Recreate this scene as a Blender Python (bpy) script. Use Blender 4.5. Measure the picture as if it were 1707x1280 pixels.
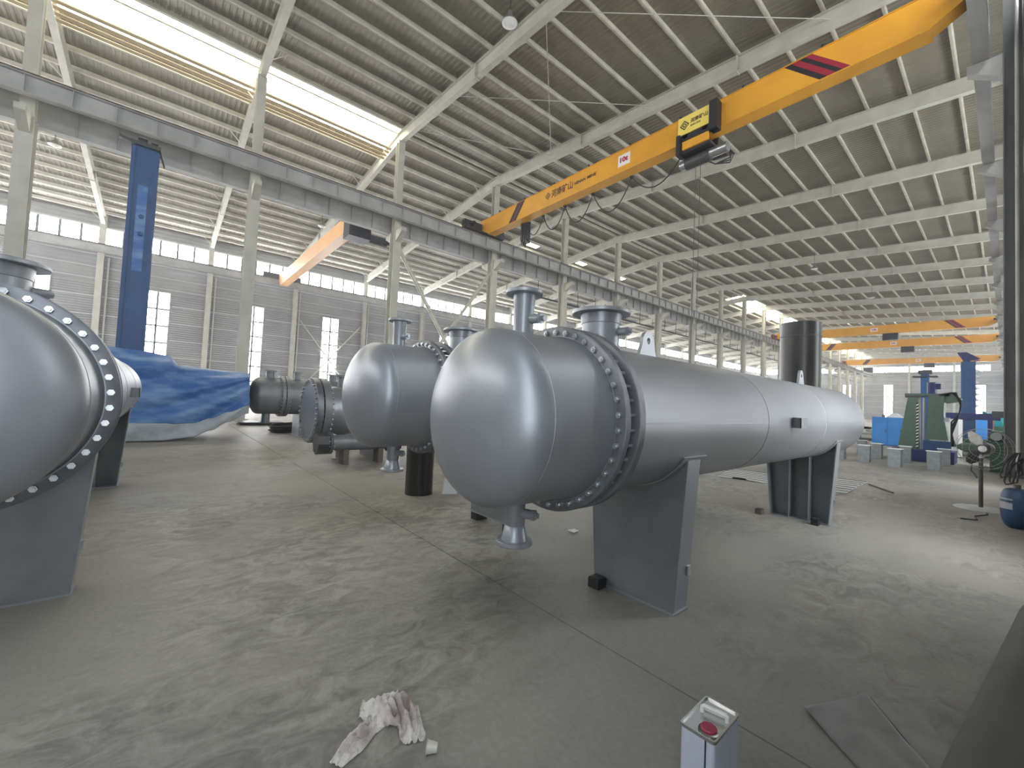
import bpy, bmesh, math, random
from mathutils import Vector, Matrix, noise
random.seed(7)
PI = math.pi
scene = bpy.context.scene
for o in list(bpy.data.objects):
    bpy.data.objects.remove(o)
C = scene.collection

# ------------------------------------------------------------------ camera
CAM_H = 1.2
yaw, pitch, roll = math.radians(49.977), math.radians(2.27), math.radians(2.55)
fwd = Vector((-math.sin(yaw), math.cos(yaw), 0)); rgt = Vector((math.cos(yaw), math.sin(yaw), 0)); up = Vector((0, 0, 1))
f2 = fwd * math.cos(pitch) + up * math.sin(pitch); u2 = up * math.cos(pitch) - fwd * math.sin(pitch)
r3 = rgt * math.cos(roll) + u2 * math.sin(roll); u3 = u2 * math.cos(roll) - rgt * math.sin(roll)
cd = bpy.data.cameras.new('camera'); cam = bpy.data.objects.new('camera', cd); C.objects.link(cam)
cd.sensor_fit = 'HORIZONTAL'; cd.sensor_width = 36.0; cd.lens = 695.3 / 1707 * 36.0
cd.clip_start = 0.02; cd.clip_end = 400
m = Matrix.Identity(4)
for i in range(3):
    m[i][0] = r3[i]; m[i][1] = u3[i]; m[i][2] = -f2[i]
m[2][3] = CAM_H
cam.matrix_world = m
scene.camera = cam

# ------------------------------------------------------------------ world, exposure
PANE_E = 16.0      # daylight through the panes of the left and end walls
PANE_R = 4.0       # dimmer right-wall pane glow, set for the light on the front exchanger's head
PANE_S = 6.8      # stronger right-wall pane glow, set to brighten the front exchanger's shell
SKYL_E = 9.0       # daylight through translucent roof sheets
w = bpy.data.worlds.new('world'); scene.world = w; w.use_nodes = True
w.node_tree.nodes['Background'].inputs[0].default_value = (0.80, 0.88, 1.0, 1)
w.node_tree.nodes['Background'].inputs[1].default_value = 3.0
hv = w.node_tree.nodes.new('ShaderNodeVolumeScatter')      # thin haze added to the air to imitate glare over the left bay
hv.inputs['Color'].default_value = (0.84, 0.90, 1.0, 1); hv.inputs['Density'].default_value = 0.0020; hv.inputs['Anisotropy'].default_value = 0.62
w.node_tree.links.new(hv.outputs[0], w.node_tree.nodes['World Output'].inputs['Volume'])
vs = scene.view_settings
vs.view_transform = 'Standard'; vs.look = 'None'; vs.gamma = 1.0; vs.use_curve_mapping = False
vs.exposure = 0.62

scene.cycles.use_light_tree = False; scene.cycles.max_bounces = 7; scene.cycles.diffuse_bounces = 3; scene.cycles.glossy_bounces = 3

# ------------------------------------------------------------------ materials
MATS = {}
def mat(name, col, rough=0.6, metal=0.0, col2=None, scale=4.0, detail=4.0, bump=0.0, bscale=None, emit=None, estr=0.0,
        rvar=0.0, stretch=None, trans=0.0, spec=None, dist=0.0, lo=0.35, hi=0.65):
    M = bpy.data.materials.new(name); M.use_nodes = True
    nt = M.node_tree; N = nt.nodes; L = nt.links
    b = N['Principled BSDF']
    b.inputs['Base Color'].default_value = (*col, 1); b.inputs['Roughness'].default_value = rough
    b.inputs['Metallic'].default_value = metal
    if spec is not None: b.inputs['Specular IOR Level'].default_value = spec
    if trans: b.inputs['Transmission Weight'].default_value = trans
    if emit:
        b.inputs['Emission Color'].default_value = (*emit, 1); b.inputs['Emission Strength'].default_value = estr
    if col2 or bump or rvar:
        tc = N.new('ShaderNodeTexCoord'); mp = N.new('ShaderNodeMapping')
        L.new(tc.outputs['Object'], mp.inputs['Vector'])
        if stretch: mp.inputs['Scale'].default_value = stretch
        nz = N.new('ShaderNodeTexNoise'); nz.inputs['Scale'].default_value = scale; nz.inputs['Detail'].default_value = detail
        nz.inputs['Distortion'].default_value = dist
        L.new(mp.outputs[0], nz.inputs['Vector'])
        if col2:
            r = N.new('ShaderNodeValToRGB'); r.color_ramp.elements[0].position = lo; r.color_ramp.elements[1].position = hi
            r.color_ramp.elements[0].color = (*col, 1); r.color_ramp.elements[1].color = (*col2, 1)
            L.new(nz.outputs['Fac'], r.inputs[0]); L.new(r.outputs[0], b.inputs['Base Color'])
        if rvar:
            mr = N.new('ShaderNodeMapRange'); mr.inputs['To Min'].default_value = rough - rvar; mr.inputs['To Max'].default_value = rough + rvar
            L.new(nz.outputs['Fac'], mr.inputs[0]); L.new(mr.outputs[0], b.inputs['Roughness'])
        if bump:
            n2 = N.new('ShaderNodeTexNoise'); n2.inputs['Scale'].default_value = bscale or scale * 5; n2.inputs['Detail'].default_value = 3
            L.new(mp.outputs[0], n2.inputs['Vector'])
            bp = N.new('ShaderNodeBump'); bp.inputs['Strength'].default_value = bump; bp.inputs['Distance'].default_value = 0.02
            L.new(n2.outputs['Fac'], bp.inputs['Height']); L.new(bp.outputs[0], b.inputs['Normal'])
    MATS[name] = M
    return M

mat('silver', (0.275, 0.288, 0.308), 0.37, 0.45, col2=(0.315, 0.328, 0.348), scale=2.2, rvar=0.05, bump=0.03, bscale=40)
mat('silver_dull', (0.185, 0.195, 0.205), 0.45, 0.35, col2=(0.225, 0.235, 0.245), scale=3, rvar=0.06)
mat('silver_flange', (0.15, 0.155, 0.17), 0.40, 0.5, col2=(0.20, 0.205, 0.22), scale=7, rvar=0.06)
mat('zinc', (0.55, 0.56, 0.57), 0.3, 0.85, col2=(0.42, 0.43, 0.44), scale=20)
mat('gap_dark', (0.10, 0.105, 0.12), 0.6, 0.3)
mat('weld', (0.30, 0.31, 0.32), 0.45, 0.42)
mat('steel_paint', (0.53, 0.52, 0.45), 0.6, 0.0, col2=(0.44, 0.43, 0.37), scale=1.7, bump=0.05)
mat('purlin_paint', (0.68, 0.65, 0.54), 0.6, 0.0, col2=(0.54, 0.52, 0.44), scale=2.0)
mat('slat_paint', (0.34, 0.28, 0.18), 0.6)
mat('mullion_dark', (0.13, 0.135, 0.14), 0.6)
mat('column_backlit', (0.15, 0.15, 0.145), 0.6, 0.0, col2=(0.12, 0.12, 0.115), scale=1.5)  # backlit shade of the right-wall columns put into their colour
mat('orange_glare', (0.66, 0.36, 0.15), 0.5, 0.0, col2=(0.58, 0.33, 0.16), scale=1.2)  # crane orange paled to carry the glare over the left bay
mat('beam_paint', (0.45, 0.45, 0.43), 0.6, 0.0, col2=(0.34, 0.34, 0.325), scale=1.2)
mat('rail_rust', (0.13, 0.085, 0.065), 0.75, 0.3, col2=(0.20, 0.14, 0.11), scale=5)
mat('roof_sheet', (0.255, 0.23, 0.175), 0.45, 0.1, col2=(0.21, 0.19, 0.15), scale=0.7)
mat('wall_sheet', (0.33, 0.33, 0.32), 0.5, 0.1, col2=(0.27, 0.27, 0.265), scale=0.6)
mat('wall_base', (0.62, 0.58, 0.53), 0.8, 0.0, col2=(0.5, 0.47, 0.44), scale=1.5)
mat('dark_steel', (0.055, 0.055, 0.055), 0.5, 0.4, col2=(0.085, 0.083, 0.08), scale=3, rvar=0.08)
mat('black_roll', (0.020, 0.020, 0.020), 0.34, 0.3, col2=(0.036, 0.034, 0.031), scale=2.5, rvar=0.08, stretch=(1, 1, 0.3))
mat('black', (0.02, 0.02, 0.022), 0.5)
mat('rubber', (0.025, 0.025, 0.028), 0.65)
mat('orange', (0.76, 0.37, 0.035), 0.45, 0.0, col2=(0.68, 0.32, 0.03), scale=1.2, spec=0.4)
mat('yellow_cover', (0.85, 0.66, 0.14), 0.45)
mat('stripe_red', (0.30, 0.015, 0.035), 0.5)
mat('stripe_black', (0.02, 0.015, 0.02), 0.5)
mat('lettering', (0.045, 0.025, 0.02), 0.6)
mat('white_plate', (0.78, 0.74, 0.70), 0.5)
mat('red_text', (0.45, 0.03, 0.06), 0.5)
mat('blue_machine', (0.018, 0.062, 0.165), 0.42, 0.0, col2=(0.026, 0.08, 0.20), scale=2, spec=0.5)
mat('blue_cabinet', (0.045, 0.23, 0.62), 0.35, 0.0, col2=(0.06, 0.27, 0.66), scale=1.5)
mat('navy', (0.02, 0.025, 0.12), 0.45)
mat('green_machine', (0.085, 0.135, 0.105), 0.42, 0.0, col2=(0.105, 0.16, 0.125), scale=2)
mat('dark_green', (0.02, 0.075, 0.045), 0.5)
mat('teal', (0.03, 0.33, 0.36), 0.6, 0.0, col2=(0.02, 0.25, 0.29), scale=4)
mat('tarp', (0.045, 0.13, 0.36), 0.42, 0.0, col2=(0.20, 0.33, 0.52), scale=0.9, detail=5, bump=0.15, bscale=6, stretch=(1, 1, 3.0), lo=0.42, hi=0.72)
mat('tarp_grey', (0.42, 0.45, 0.47), 0.6, 0.0, col2=(0.34, 0.37, 0.4), scale=3)
mat('cabinet_grey', (0.55, 0.56, 0.54), 0.5)
mat('white_light', (0.9, 0.9, 0.9), 0.4)
mat('stool_grey', (0.28, 0.31, 0.315), 0.55, 0.1, col2=(0.22, 0.24, 0.25), scale=6)
mat('stool_top', (0.80, 0.83, 0.83), 0.5)
mat('can_paint', (0.50, 0.54, 0.63), 0.3, 0.0, spec=0.5)
mat('tin', (0.55, 0.55, 0.54), 0.22, 0.9, col2=(0.48, 0.48, 0.47), scale=12)
mat('cap_red', (0.30, 0.025, 0.065), 0.35)
mat('handle_plastic', (0.74, 0.75, 0.72), 0.35)
mat('seam_navy', (0.02, 0.025, 0.06), 0.4)
mat('rag', (0.62, 0.58, 0.54), 0.9, 0.0, col2=(0.30, 0.235, 0.225), scale=7, detail=6, bump=0.5, bscale=28, lo=0.44, hi=0.70)
mat('cup', (0.62, 0.60, 0.52), 0.4, 0.0, trans=0.2)
mat('sheet_metal', (0.20, 0.20, 0.20), 0.45, 0.25, col2=(0.26, 0.26, 0.255), scale=5, bump=0.1, bscale=12)
mat('mat_cloth', (0.40, 0.41, 0.40), 0.8, 0.0, col2=(0.52, 0.53, 0.52), scale=3, stretch=(1, 6, 1))
mat('mat_line', (0.12, 0.12, 0.12), 0.8)
mat('floor_gap', (0.07, 0.068, 0.065), 0.9)
mat('lamp_glass', (0.75, 0.75, 0.72), 0.25, 0.0, spec=0.6)
mat('lamp_metal', (0.40, 0.40, 0.38), 0.35, 0.7)
mat('drum_blue', (0.018, 0.06, 0.14), 0.45, 0.1, col2=(0.012, 0.03, 0.07), scale=4)
mat('drum_label', (0.30, 0.31, 0.33), 0.6)
mat('frame_grey', (0.50, 0.51, 0.50), 0.5, 0.2)
mat('wood_dark', (0.12, 0.10, 0.08), 0.8)
mat('conduit', (0.52, 0.51, 0.47), 0.5, 0.2)
mat('paper', (0.75, 0.75, 0.73), 0.8)
mat('red_rust', (0.35, 0.07, 0.03), 0.6)
mat('dark_pipe', (0.085, 0.085, 0.08), 0.6, 0.15, col2=(0.11, 0.11, 0.10), scale=3)

def emat(name, col, strength):
    M = bpy.data.materials.new(name); M.use_nodes = True
    nt = M.node_tree; b = nt.nodes['Principled BSDF']
    b.inputs['Base Color'].default_value = (0.8, 0.85, 0.9, 1); b.inputs['Roughness'].default_value = 0.15
    b.inputs['Emission Color'].default_value = (*col, 1); b.inputs['Emission Strength'].default_value = strength
    MATS[name] = M
emat('pane', (0.97, 0.98, 1.0), PANE_E)
emat('pane_right_dim', (0.82, 0.91, 1.0), PANE_R)
emat('pane_right', (0.94, 0.97, 1.0), PANE_S)
emat('skylight', (1.0, 0.95, 0.80), SKYL_E)

def floor_material():
    M = bpy.data.materials.new('concrete'); M.use_nodes = True
    nt = M.node_tree; N = nt.nodes; L = nt.links; b = N['Principled BSDF']
    tc = N.new('ShaderNodeTexCoord')
    def nz(scale, detail, dist=0.0, stretch=None, rough=0.55):
        mp = N.new('ShaderNodeMapping'); L.new(tc.outputs['Object'], mp.inputs['Vector'])
        if stretch: mp.inputs['Scale'].default_value = stretch
        n = N.new('ShaderNodeTexNoise'); n.inputs['Scale'].default_value = scale / 0.6; n.inputs['Detail'].default_value = detail
        n.inputs['Distortion'].default_value = dist; n.inputs['Roughness'].default_value = rough
        L.new(mp.outputs[0], n.inputs['Vector']); return n.outputs['Fac']
    def ramp(fac, a, bb, ca, cb):
        r = N.new('ShaderNodeValToRGB'); r.color_ramp.elements[0].position = a; r.color_ramp.elements[1].position = bb
        r.color_ramp.elements[0].color = ca; r.color_ramp.elements[1].color = cb
        L.new(fac, r.inputs[0]); return r.outputs[0]
    def mix(fac, a, bb, mode='MIX'):
        x = N.new('ShaderNodeMix'); x.data_type = 'RGBA'; x.blend_type = mode
        if isinstance(fac, float): x.inputs[0].default_value = fac
        else: L.new(fac, x.inputs[0])
        L.new(a, x.inputs[6]); L.new(bb, x.inputs[7]); return x.outputs[2]
    K = lambda v: (v, v, v, 1)
    big = ramp(nz(0.13, 3, 0.6), 0.36, 0.64, (0.19, 0.186, 0.175, 1), (0.31, 0.288, 0.248, 1))
    smear = ramp(nz(4.5, 7, 1.3, (1.0, 0.6, 1), 0.66), 0.38, 0.62, K(0.60), K(1.18))
    mask = ramp(nz(0.30, 4, 0.7), 0.44, 0.62, K(0), K(1))
    one = N.new('ShaderNodeRGB'); one.outputs[0].default_value = K(1.0)
    sm = mix(mask, one.outputs[0], smear)
    c = mix(1.0, big, sm, 'MULTIPLY')
    fine = ramp(nz(24, 5), 0.3, 0.7, K(0.90), K(1.08))
    c = mix(1.0, c, fine, 'MULTIPLY')
    stain = ramp(nz(0.42, 5, 1.2, (1.0, 0.5, 1)), 0.55, 0.72, K(1.0), K(0.78))
    c = mix(1.0, c, stain, 'MULTIPLY')
    L.new(c, b.inputs['Base Color'])
    rr = N.new('ShaderNodeMapRange'); rr.inputs['To Min'].default_value = 0.42; rr.inputs['To Max'].default_value = 0.75
    L.new(nz(0.8, 4, 0.5), rr.inputs[0]); L.new(rr.outputs[0], b.inputs['Roughness'])
    bp = N.new('ShaderNodeBump'); bp.inputs['Strength'].default_value = 0.15; bp.inputs['Distance'].default_value = 0.01
    L.new(nz(14, 5, 0.6), bp.inputs['Height']); L.new(bp.outputs[0], b.inputs['Normal'])
    MATS['concrete'] = M
floor_material()

# ------------------------------------------------------------------ mesh builder
class G:
    def __init__(s): s.v = []; s.f = []
    def add(s, vs, fs):
        n = len(s.v); s.v += [tuple(v) for v in vs]; s.f += [tuple(i + n for i in f) for f in fs]; return s
    def box(s, x0, x1, y0, y1, z0, z1):
        return s.add([(x0, y0, z0), (x1, y0, z0), (x1, y1, z0), (x0, y1, z0), (x0, y0, z1), (x1, y0, z1), (x1, y1, z1), (x0, y1, z1)],
                     [(0, 3, 2, 1), (4, 5, 6, 7), (0, 1, 5, 4), (1, 2, 6, 5), (2, 3, 7, 6), (3, 0, 4, 7)])
    def bar(s, p, q, wd, ht, upv=(0, 0, 1)):
        p = Vector(p); q = Vector(q); d = (q - p).normalized(); u = Vector(upv)
        sd = d.cross(u)
        if sd.length < 1e-4: sd = d.cross(Vector((1, 0, 0)))
        sd.normalize(); u = sd.cross(d)
        a = sd * wd / 2; b = u * ht / 2
        return s.add([p - a - b, p + a - b, p + a + b, p - a + b, q - a - b, q + a - b, q + a + b, q - a + b],
                     [(0, 3, 2, 1), (4, 5, 6, 7), (0, 1, 5, 4), (1, 2, 6, 5), (2, 3, 7, 6), (3, 0, 4, 7)])
    def cyl(s, p, q, r, n=16, r2=None, caps=True):
        p = Vector(p); q = Vector(q); d = (q - p).normalized(); r2 = r if r2 is None else r2
        a = d.cross(Vector((0, 0, 1)))
        if a.length < 1e-4: a = d.cross(Vector((1, 0, 0)))
        a.normalize(); b = d.cross(a)
        vs = []
        for c, rr in ((p, r), (q, r2)):
            for i in range(n):
                t = 2 * PI * i / n; vs.append(c + a * math.cos(t) * rr + b * math.sin(t) * rr)
        fs = [(i, (i + 1) % n, n + (i + 1) % n, n + i) for i in range(n)]
        if caps: fs += [tuple(range(n - 1, -1, -1)), tuple(range(n, 2 * n))]
        return s.add(vs, fs)
    def lathe(s, prof, n=48, axis='y', o=(0, 0, 0), closed=False, a0=0.0, a1=2 * PI):
        full = abs(a1 - a0 - 2 * PI) < 1e-6
        k = n if full else n + 1
        vs = []
        for r, t in prof:
            for i in range(k):
                a = a0 + (a1 - a0) * i / n; c, sn = r * math.cos(a), r * math.sin(a)
                p = {'y': (c, t, sn), 'z': (c, sn, t), 'x': (t, c, sn)}[axis]
                vs.append((p[0] + o[0], p[1] + o[1], p[2] + o[2]))
        fs = []; P = len(prof)
        for j in range(P if closed else P - 1):
            for i in range(n):
                i2 = (i + 1) % k; j2 = (j + 1) % P
                fs.append((j * k + i, j * k + i2, j2 * k + i2, j2 * k + i))
        if not full and closed:
            fs.append(tuple(j * k for j in range(P))); fs.append(tuple(j * k + n for j in reversed(range(P))))
        return s.add(vs, fs)
    def tube(s, pts, r, n=8):
        pts = [Vector(p) for p in pts]; vs = []; fs = []; K = len(pts)
        prev = None
        for i, p in enumerate(pts):
            d = (pts[min(i + 1, K - 1)] - pts[max(i - 1, 0)]).normalized()
            if prev is None:
                a = d.cross(Vector((0, 0, 1)))
                if a.length < 1e-3: a = d.cross(Vector((1, 0, 0)))
            else:
                a = prev - d * prev.dot(d)
            a.normalize(); prev = a; b = d.cross(a)
            for k in range(n):
                t = 2 * PI * k / n; vs.append(p + a * math.cos(t) * r + b * math.sin(t) * r)
        for i in range(K - 1):
            for k in range(n):
                fs.append((i * n + k, i * n + (k + 1) % n, (i + 1) * n + (k + 1) % n, (i + 1) * n + k))
        fs.append(tuple(range(n - 1, -1, -1))); fs.append(tuple(range((K - 1) * n, K * n)))
        return s.add(vs, fs)
    def prism(s, poly, fn, t0, t1):
        n = len(poly)
        vs = [fn(a, b, t0) for a, b in poly] + [fn(a, b, t1) for a, b in poly]
        fs = [tuple(range(n - 1, -1, -1)), tuple(range(n, 2 * n))] + [(i, (i + 1) % n, n + (i + 1) % n, n + i) for i in range(n)]
        return s.add(vs, fs)
    def grid(s, P, nu, nv):
        return s.add([P(i, j) for j in range(nv) for i in range(nu)],
                     [(j * nu + i, j * nu + i + 1, (j + 1) * nu + i + 1, (j + 1) * nu + i) for j in range(nv - 1) for i in range(nu - 1)])
    def mesh(s, name, mt, smooth=False, fix=True):
        me = bpy.data.meshes.new(name); me.from_pydata(s.v, [], s.f)
        if fix:
            bm = bmesh.new(); bm.from_mesh(me); bmesh.ops.recalc_face_normals(bm, faces=bm.faces); bm.to_mesh(me); bm.free()
        me.materials.append(MATS[mt])
        if smooth:
            for p in me.polygons: p.use_smooth = True
            me.set_sharp_from_angle(angle=math.radians(38))
        me.update()
        return me
    def build(s, name, mt, parent=None, smooth=False, label=None, fix=True, loc=None):
        return put(name, s.mesh(name, mt, smooth, fix), parent, loc, label=label)

def put(name, me, parent=None, loc=None, rot=None, label=None):
    o = bpy.data.objects.new(name, me); C.objects.link(o)
    if parent: o.parent = parent
    if loc: o.location = loc
    if rot: o.rotation_euler = rot
    if label: o['label'] = label
    return o
def thing(name, label, cat, loc=(0, 0, 0), rotz=0.0, group=None):
    o = bpy.data.objects.new(name, None); C.objects.link(o); o.empty_display_size = 0.2
    o.location = loc; o.rotation_euler = (0, 0, rotz); o['label'] = label; o['category'] = cat
    if group: o['group'] = group
    return o
def tag(o, label, cat, group=None):
    o['label'] = label; o['category'] = cat
    if group: o['group'] = group
    return o
def struct(name):
    o = bpy.data.objects.new(name, None); C.objects.link(o); o['kind'] = 'structure'; return o
def copy_tree(o, parent=None):
    c = o.copy(); C.objects.link(c); c.parent = parent
    for ch in list(o.children): copy_tree(ch, c)
    return c

# ------------------------------------------------------------------ hall dimensions
XR, XL = -19.355, -39.7          # ridge / middle column row, left wall
XE = 0.52                        # right wall
YN, YF = -15.62, 116.38          # near and far gable walls
BAY = [-3.62 + 6 * k for k in range(-2, 21)]
def raf_bot(x):                  # underside of the rafters
    return 14.5 - 0.0745 * (x - XR) if x > XR else 14.5 - 0.093 * (XR - x)
RAF, PUR = 0.55, 0.20
DZ, Z0 = -0.8, 0.8               # the hall is drawn from a datum 0.8 m below its floor
U = 0.6                          # the equipment on the floor is drawn in units of 0.6 m

# ---- floor
floor = struct('floor')
G().box(XL, 2.5, YN, YF, -0.30, -0.012).build('floor_base', 'floor_gap', floor)
xs = [XL, -34.92, -28.92, -22.92, -16.92, -10.92, -4.92, 2.5]
ys = [YN, -10.236, 1.764] + [1.764 + 12 * i for i in range(1, 10)] + [YF]
g_ = 0.0036
for i in range(len(xs) - 1):
    for j in range(len(ys) - 1):
        gx = 0.0012
        G().box(xs[i] + gx, xs[i + 1] - gx, ys[j] + g_, ys[j + 1] - g_, -0.05, 0).build('floor_slab', 'concrete', floor)

# ---- roof
ceil = struct('ceiling')
def corrug(x0, x1, y0, y1, nm, mt, dz=0.0, pitch=0.2, parent=None):
    g = G(); pts = []; y = y0; k = 0
    while y < y1 - 1e-6:
        for dy, z in ((0, 0), (0.05, 0), (0.085, 0.022), (0.165, 0.022)):
            if y + dy < y1: pts.append((y + dy, z))
        y += pitch
    pts.append((y1, 0))
    n = len(pts)
    zz = lambda x: raf_bot(x) + RAF + PUR + dz
    vs = [(x0, a, zz(x0) + b) for a, b in pts] + [(x1, a, zz(x1) + b) for a, b in pts]
    g.add(vs, [(i, i + 1, n + i + 1, n + i) for i in range(n - 1)])
    return g.build(nm, mt, parent, fix=False)
# translucent roof sheets
def patch(x0, x1, y0, y1, up_=0.0):
    z0 = raf_bot(x0) + RAF + PUR - 0.03 + up_; z1 = raf_bot(x1) + RAF + PUR - 0.03 + up_
    me = G().add([(x0, y0, z0), (x1, y0, z1), (x1, y1, z1), (x0, y1, z0), (x0, y0, z0 + .01), (x1, y0, z1 + .01), (x1, y1, z1 + .01), (x0, y1, z0 + .01)],
            [(0, 3, 2, 1), (4, 5, 6, 7), (0, 1, 5, 4), (1, 2, 6, 5), (2, 3, 7, 6), (3, 0, 4, 7)]).mesh('skylight_sheet', 'frame_grey')
    me.materials.append(MATS['skylight'])
    for p in me.polygons:
        if p.normal.z < -0.9: p.material_index = 1
    put('skylight_sheet', me, ceil)
SKW = -21.5
corrug(XR, XE + 0.5, YN, YF, 'roof_sheet', 'roof_sheet', parent=ceil)
corrug(XL - 0.3, SKW, YN, YF, 'roof_sheet', 'roof_sheet', parent=ceil)
corrug(SKW, XR, BAY[4], BAY[11], 'roof_sheet', 'roof_sheet', parent=ceil)
for a, b in ((0, 4), (11, 22)):
    for k in range(a, b):
        patch(SKW, XR, BAY[k], BAY[k + 1], 0.03)
for k in (5, 6, 7, 8):
    for x in (-25.2, -28.8):
        patch(x, x + 0.8, BAY[k] + 1.6 + (x < -26) * 0.8, BAY[k] + 2.7 + (x < -26) * 0.8)
for k in (14, 15):
    for x in (-14.6, -12.2, -9.8, -7.4, -5.0, -2.6):
        patch(x, x + 1.1, BAY[k] + 1.5, BAY[k] + 4.5)
# purlins, one long member each, lying on the rafters
px = [XR + 0.25 + 1.2 * i for i in range(17)] + [XR - 0.25 - 1.2 * i for i in range(17)]
pm = G().box(-0.032, 0.032, YN, YF, 0, PUR).box(-0.032, 0.075, YN, YF, 0, 0.012).mesh('purlin', 'purlin_paint')
for x in px:
    if x < XE + 0.2: put('purlin', pm, ceil, (x, 0, raf_bot(x) + RAF))
for i in range(4):
    x = XR - 1.15 - 0.30 * i
    z = raf_bot(x) + 0.28
    G().add([(x - .07, YN, z - .03), (x + .06, YN, z + .02), (x + .06, YN, z + .035), (x - .07, YN, z - .015), (x - .07, BAY[4], z - .03), (x + .06, BAY[4], z + .02), (x + .06, BAY[4], z + .035), (x - .07, BAY[4], z - .015)],
            [(0, 3, 2, 1), (4, 5, 6, 7), (0, 1, 5, 4), (1, 2, 6, 5), (2, 3, 7, 6), (3, 0, 4, 7)]).build('louvre_slat', 'slat_paint', ceil)
# rafters: I sections, one each side of the ridge
def rafter_mesh(x0, x1):
    g = G(); z0, z1 = raf_bot(x0), raf_bot(x1)
    def seg(y0, y1, a, b):
        g.add([(x0, y0, z0 + a), (x1, y0, z1 + a), (x1, y1, z1 + a), (x0, y1, z0 + a), (x0, y0, z0 + b), (x1, y0, z1 + b), (x1, y1, z1 + b), (x0, y1, z0 + b)],
              [(0, 3, 2, 1), (4, 5, 6, 7), (0, 1, 5, 4), (1, 2, 6, 5), (2, 3, 7, 6), (3, 0, 4, 7)])
    seg(-0.11, 0.11, 0, 0.02); seg(-0.11, 0.11, RAF - 0.02, RAF); seg(-0.008, 0.008, 0.02, RAF - 0.02)
    for f in (0.33, 0.68):
        x = x0 + (x1 - x0) * f; z = raf_bot(x); g.box(x - 0.02, x + 0.02, -0.12, 0.12, z - 0.03, z + RAF)
    return g.mesh('rafter', 'steel_paint')
rmR, rmL = rafter_mesh(XR, XE - 0.1), rafter_mesh(XL + 0.1, XR)
fb = G().bar((0, 0.05, 0.03), (0, 0.62, RAF + 0.05), 0.03, 0.03).mesh('fly_brace', 'purlin_paint')
for k, y in enumerate(BAY):
    for me, side in ((rmR, 1), (rmL, -1)):
        r = put('rafter', me, ceil, (0, y, 0))
        if k < 13:
            for i in range(1, 17, 3 if k < 9 else 6):
                x = XR + side * (0.25 + 1.2 * i)
                if XL + .5 < x < XE - .5: put('fly_brace', fb, r, (x, 0, raf_bot(x)), (0, 0, PI * (side < 0)))
# crossed tie rods under the roof
for p, q in (((XR + 4.5, BAY[4], 0), (XR + 10.2, BAY[5], 0)), ((XR + 10.2, BAY[4], 0), (XR + 4.5, BAY[5], 0)),
             ((XR + 10.2, BAY[4], 0), (XR + 16, BAY[5], 0)), ((XR + 1.0, BAY[4], 0), (XR + 4.5, BAY[5], 0))):
    G().cyl((p[0], p[1], raf_bot(p[0]) + .3), (q[0], q[1], raf_bot(q[0]) + .3), 0.014, 6).build('tie_rod', 'conduit', ceil)

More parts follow.
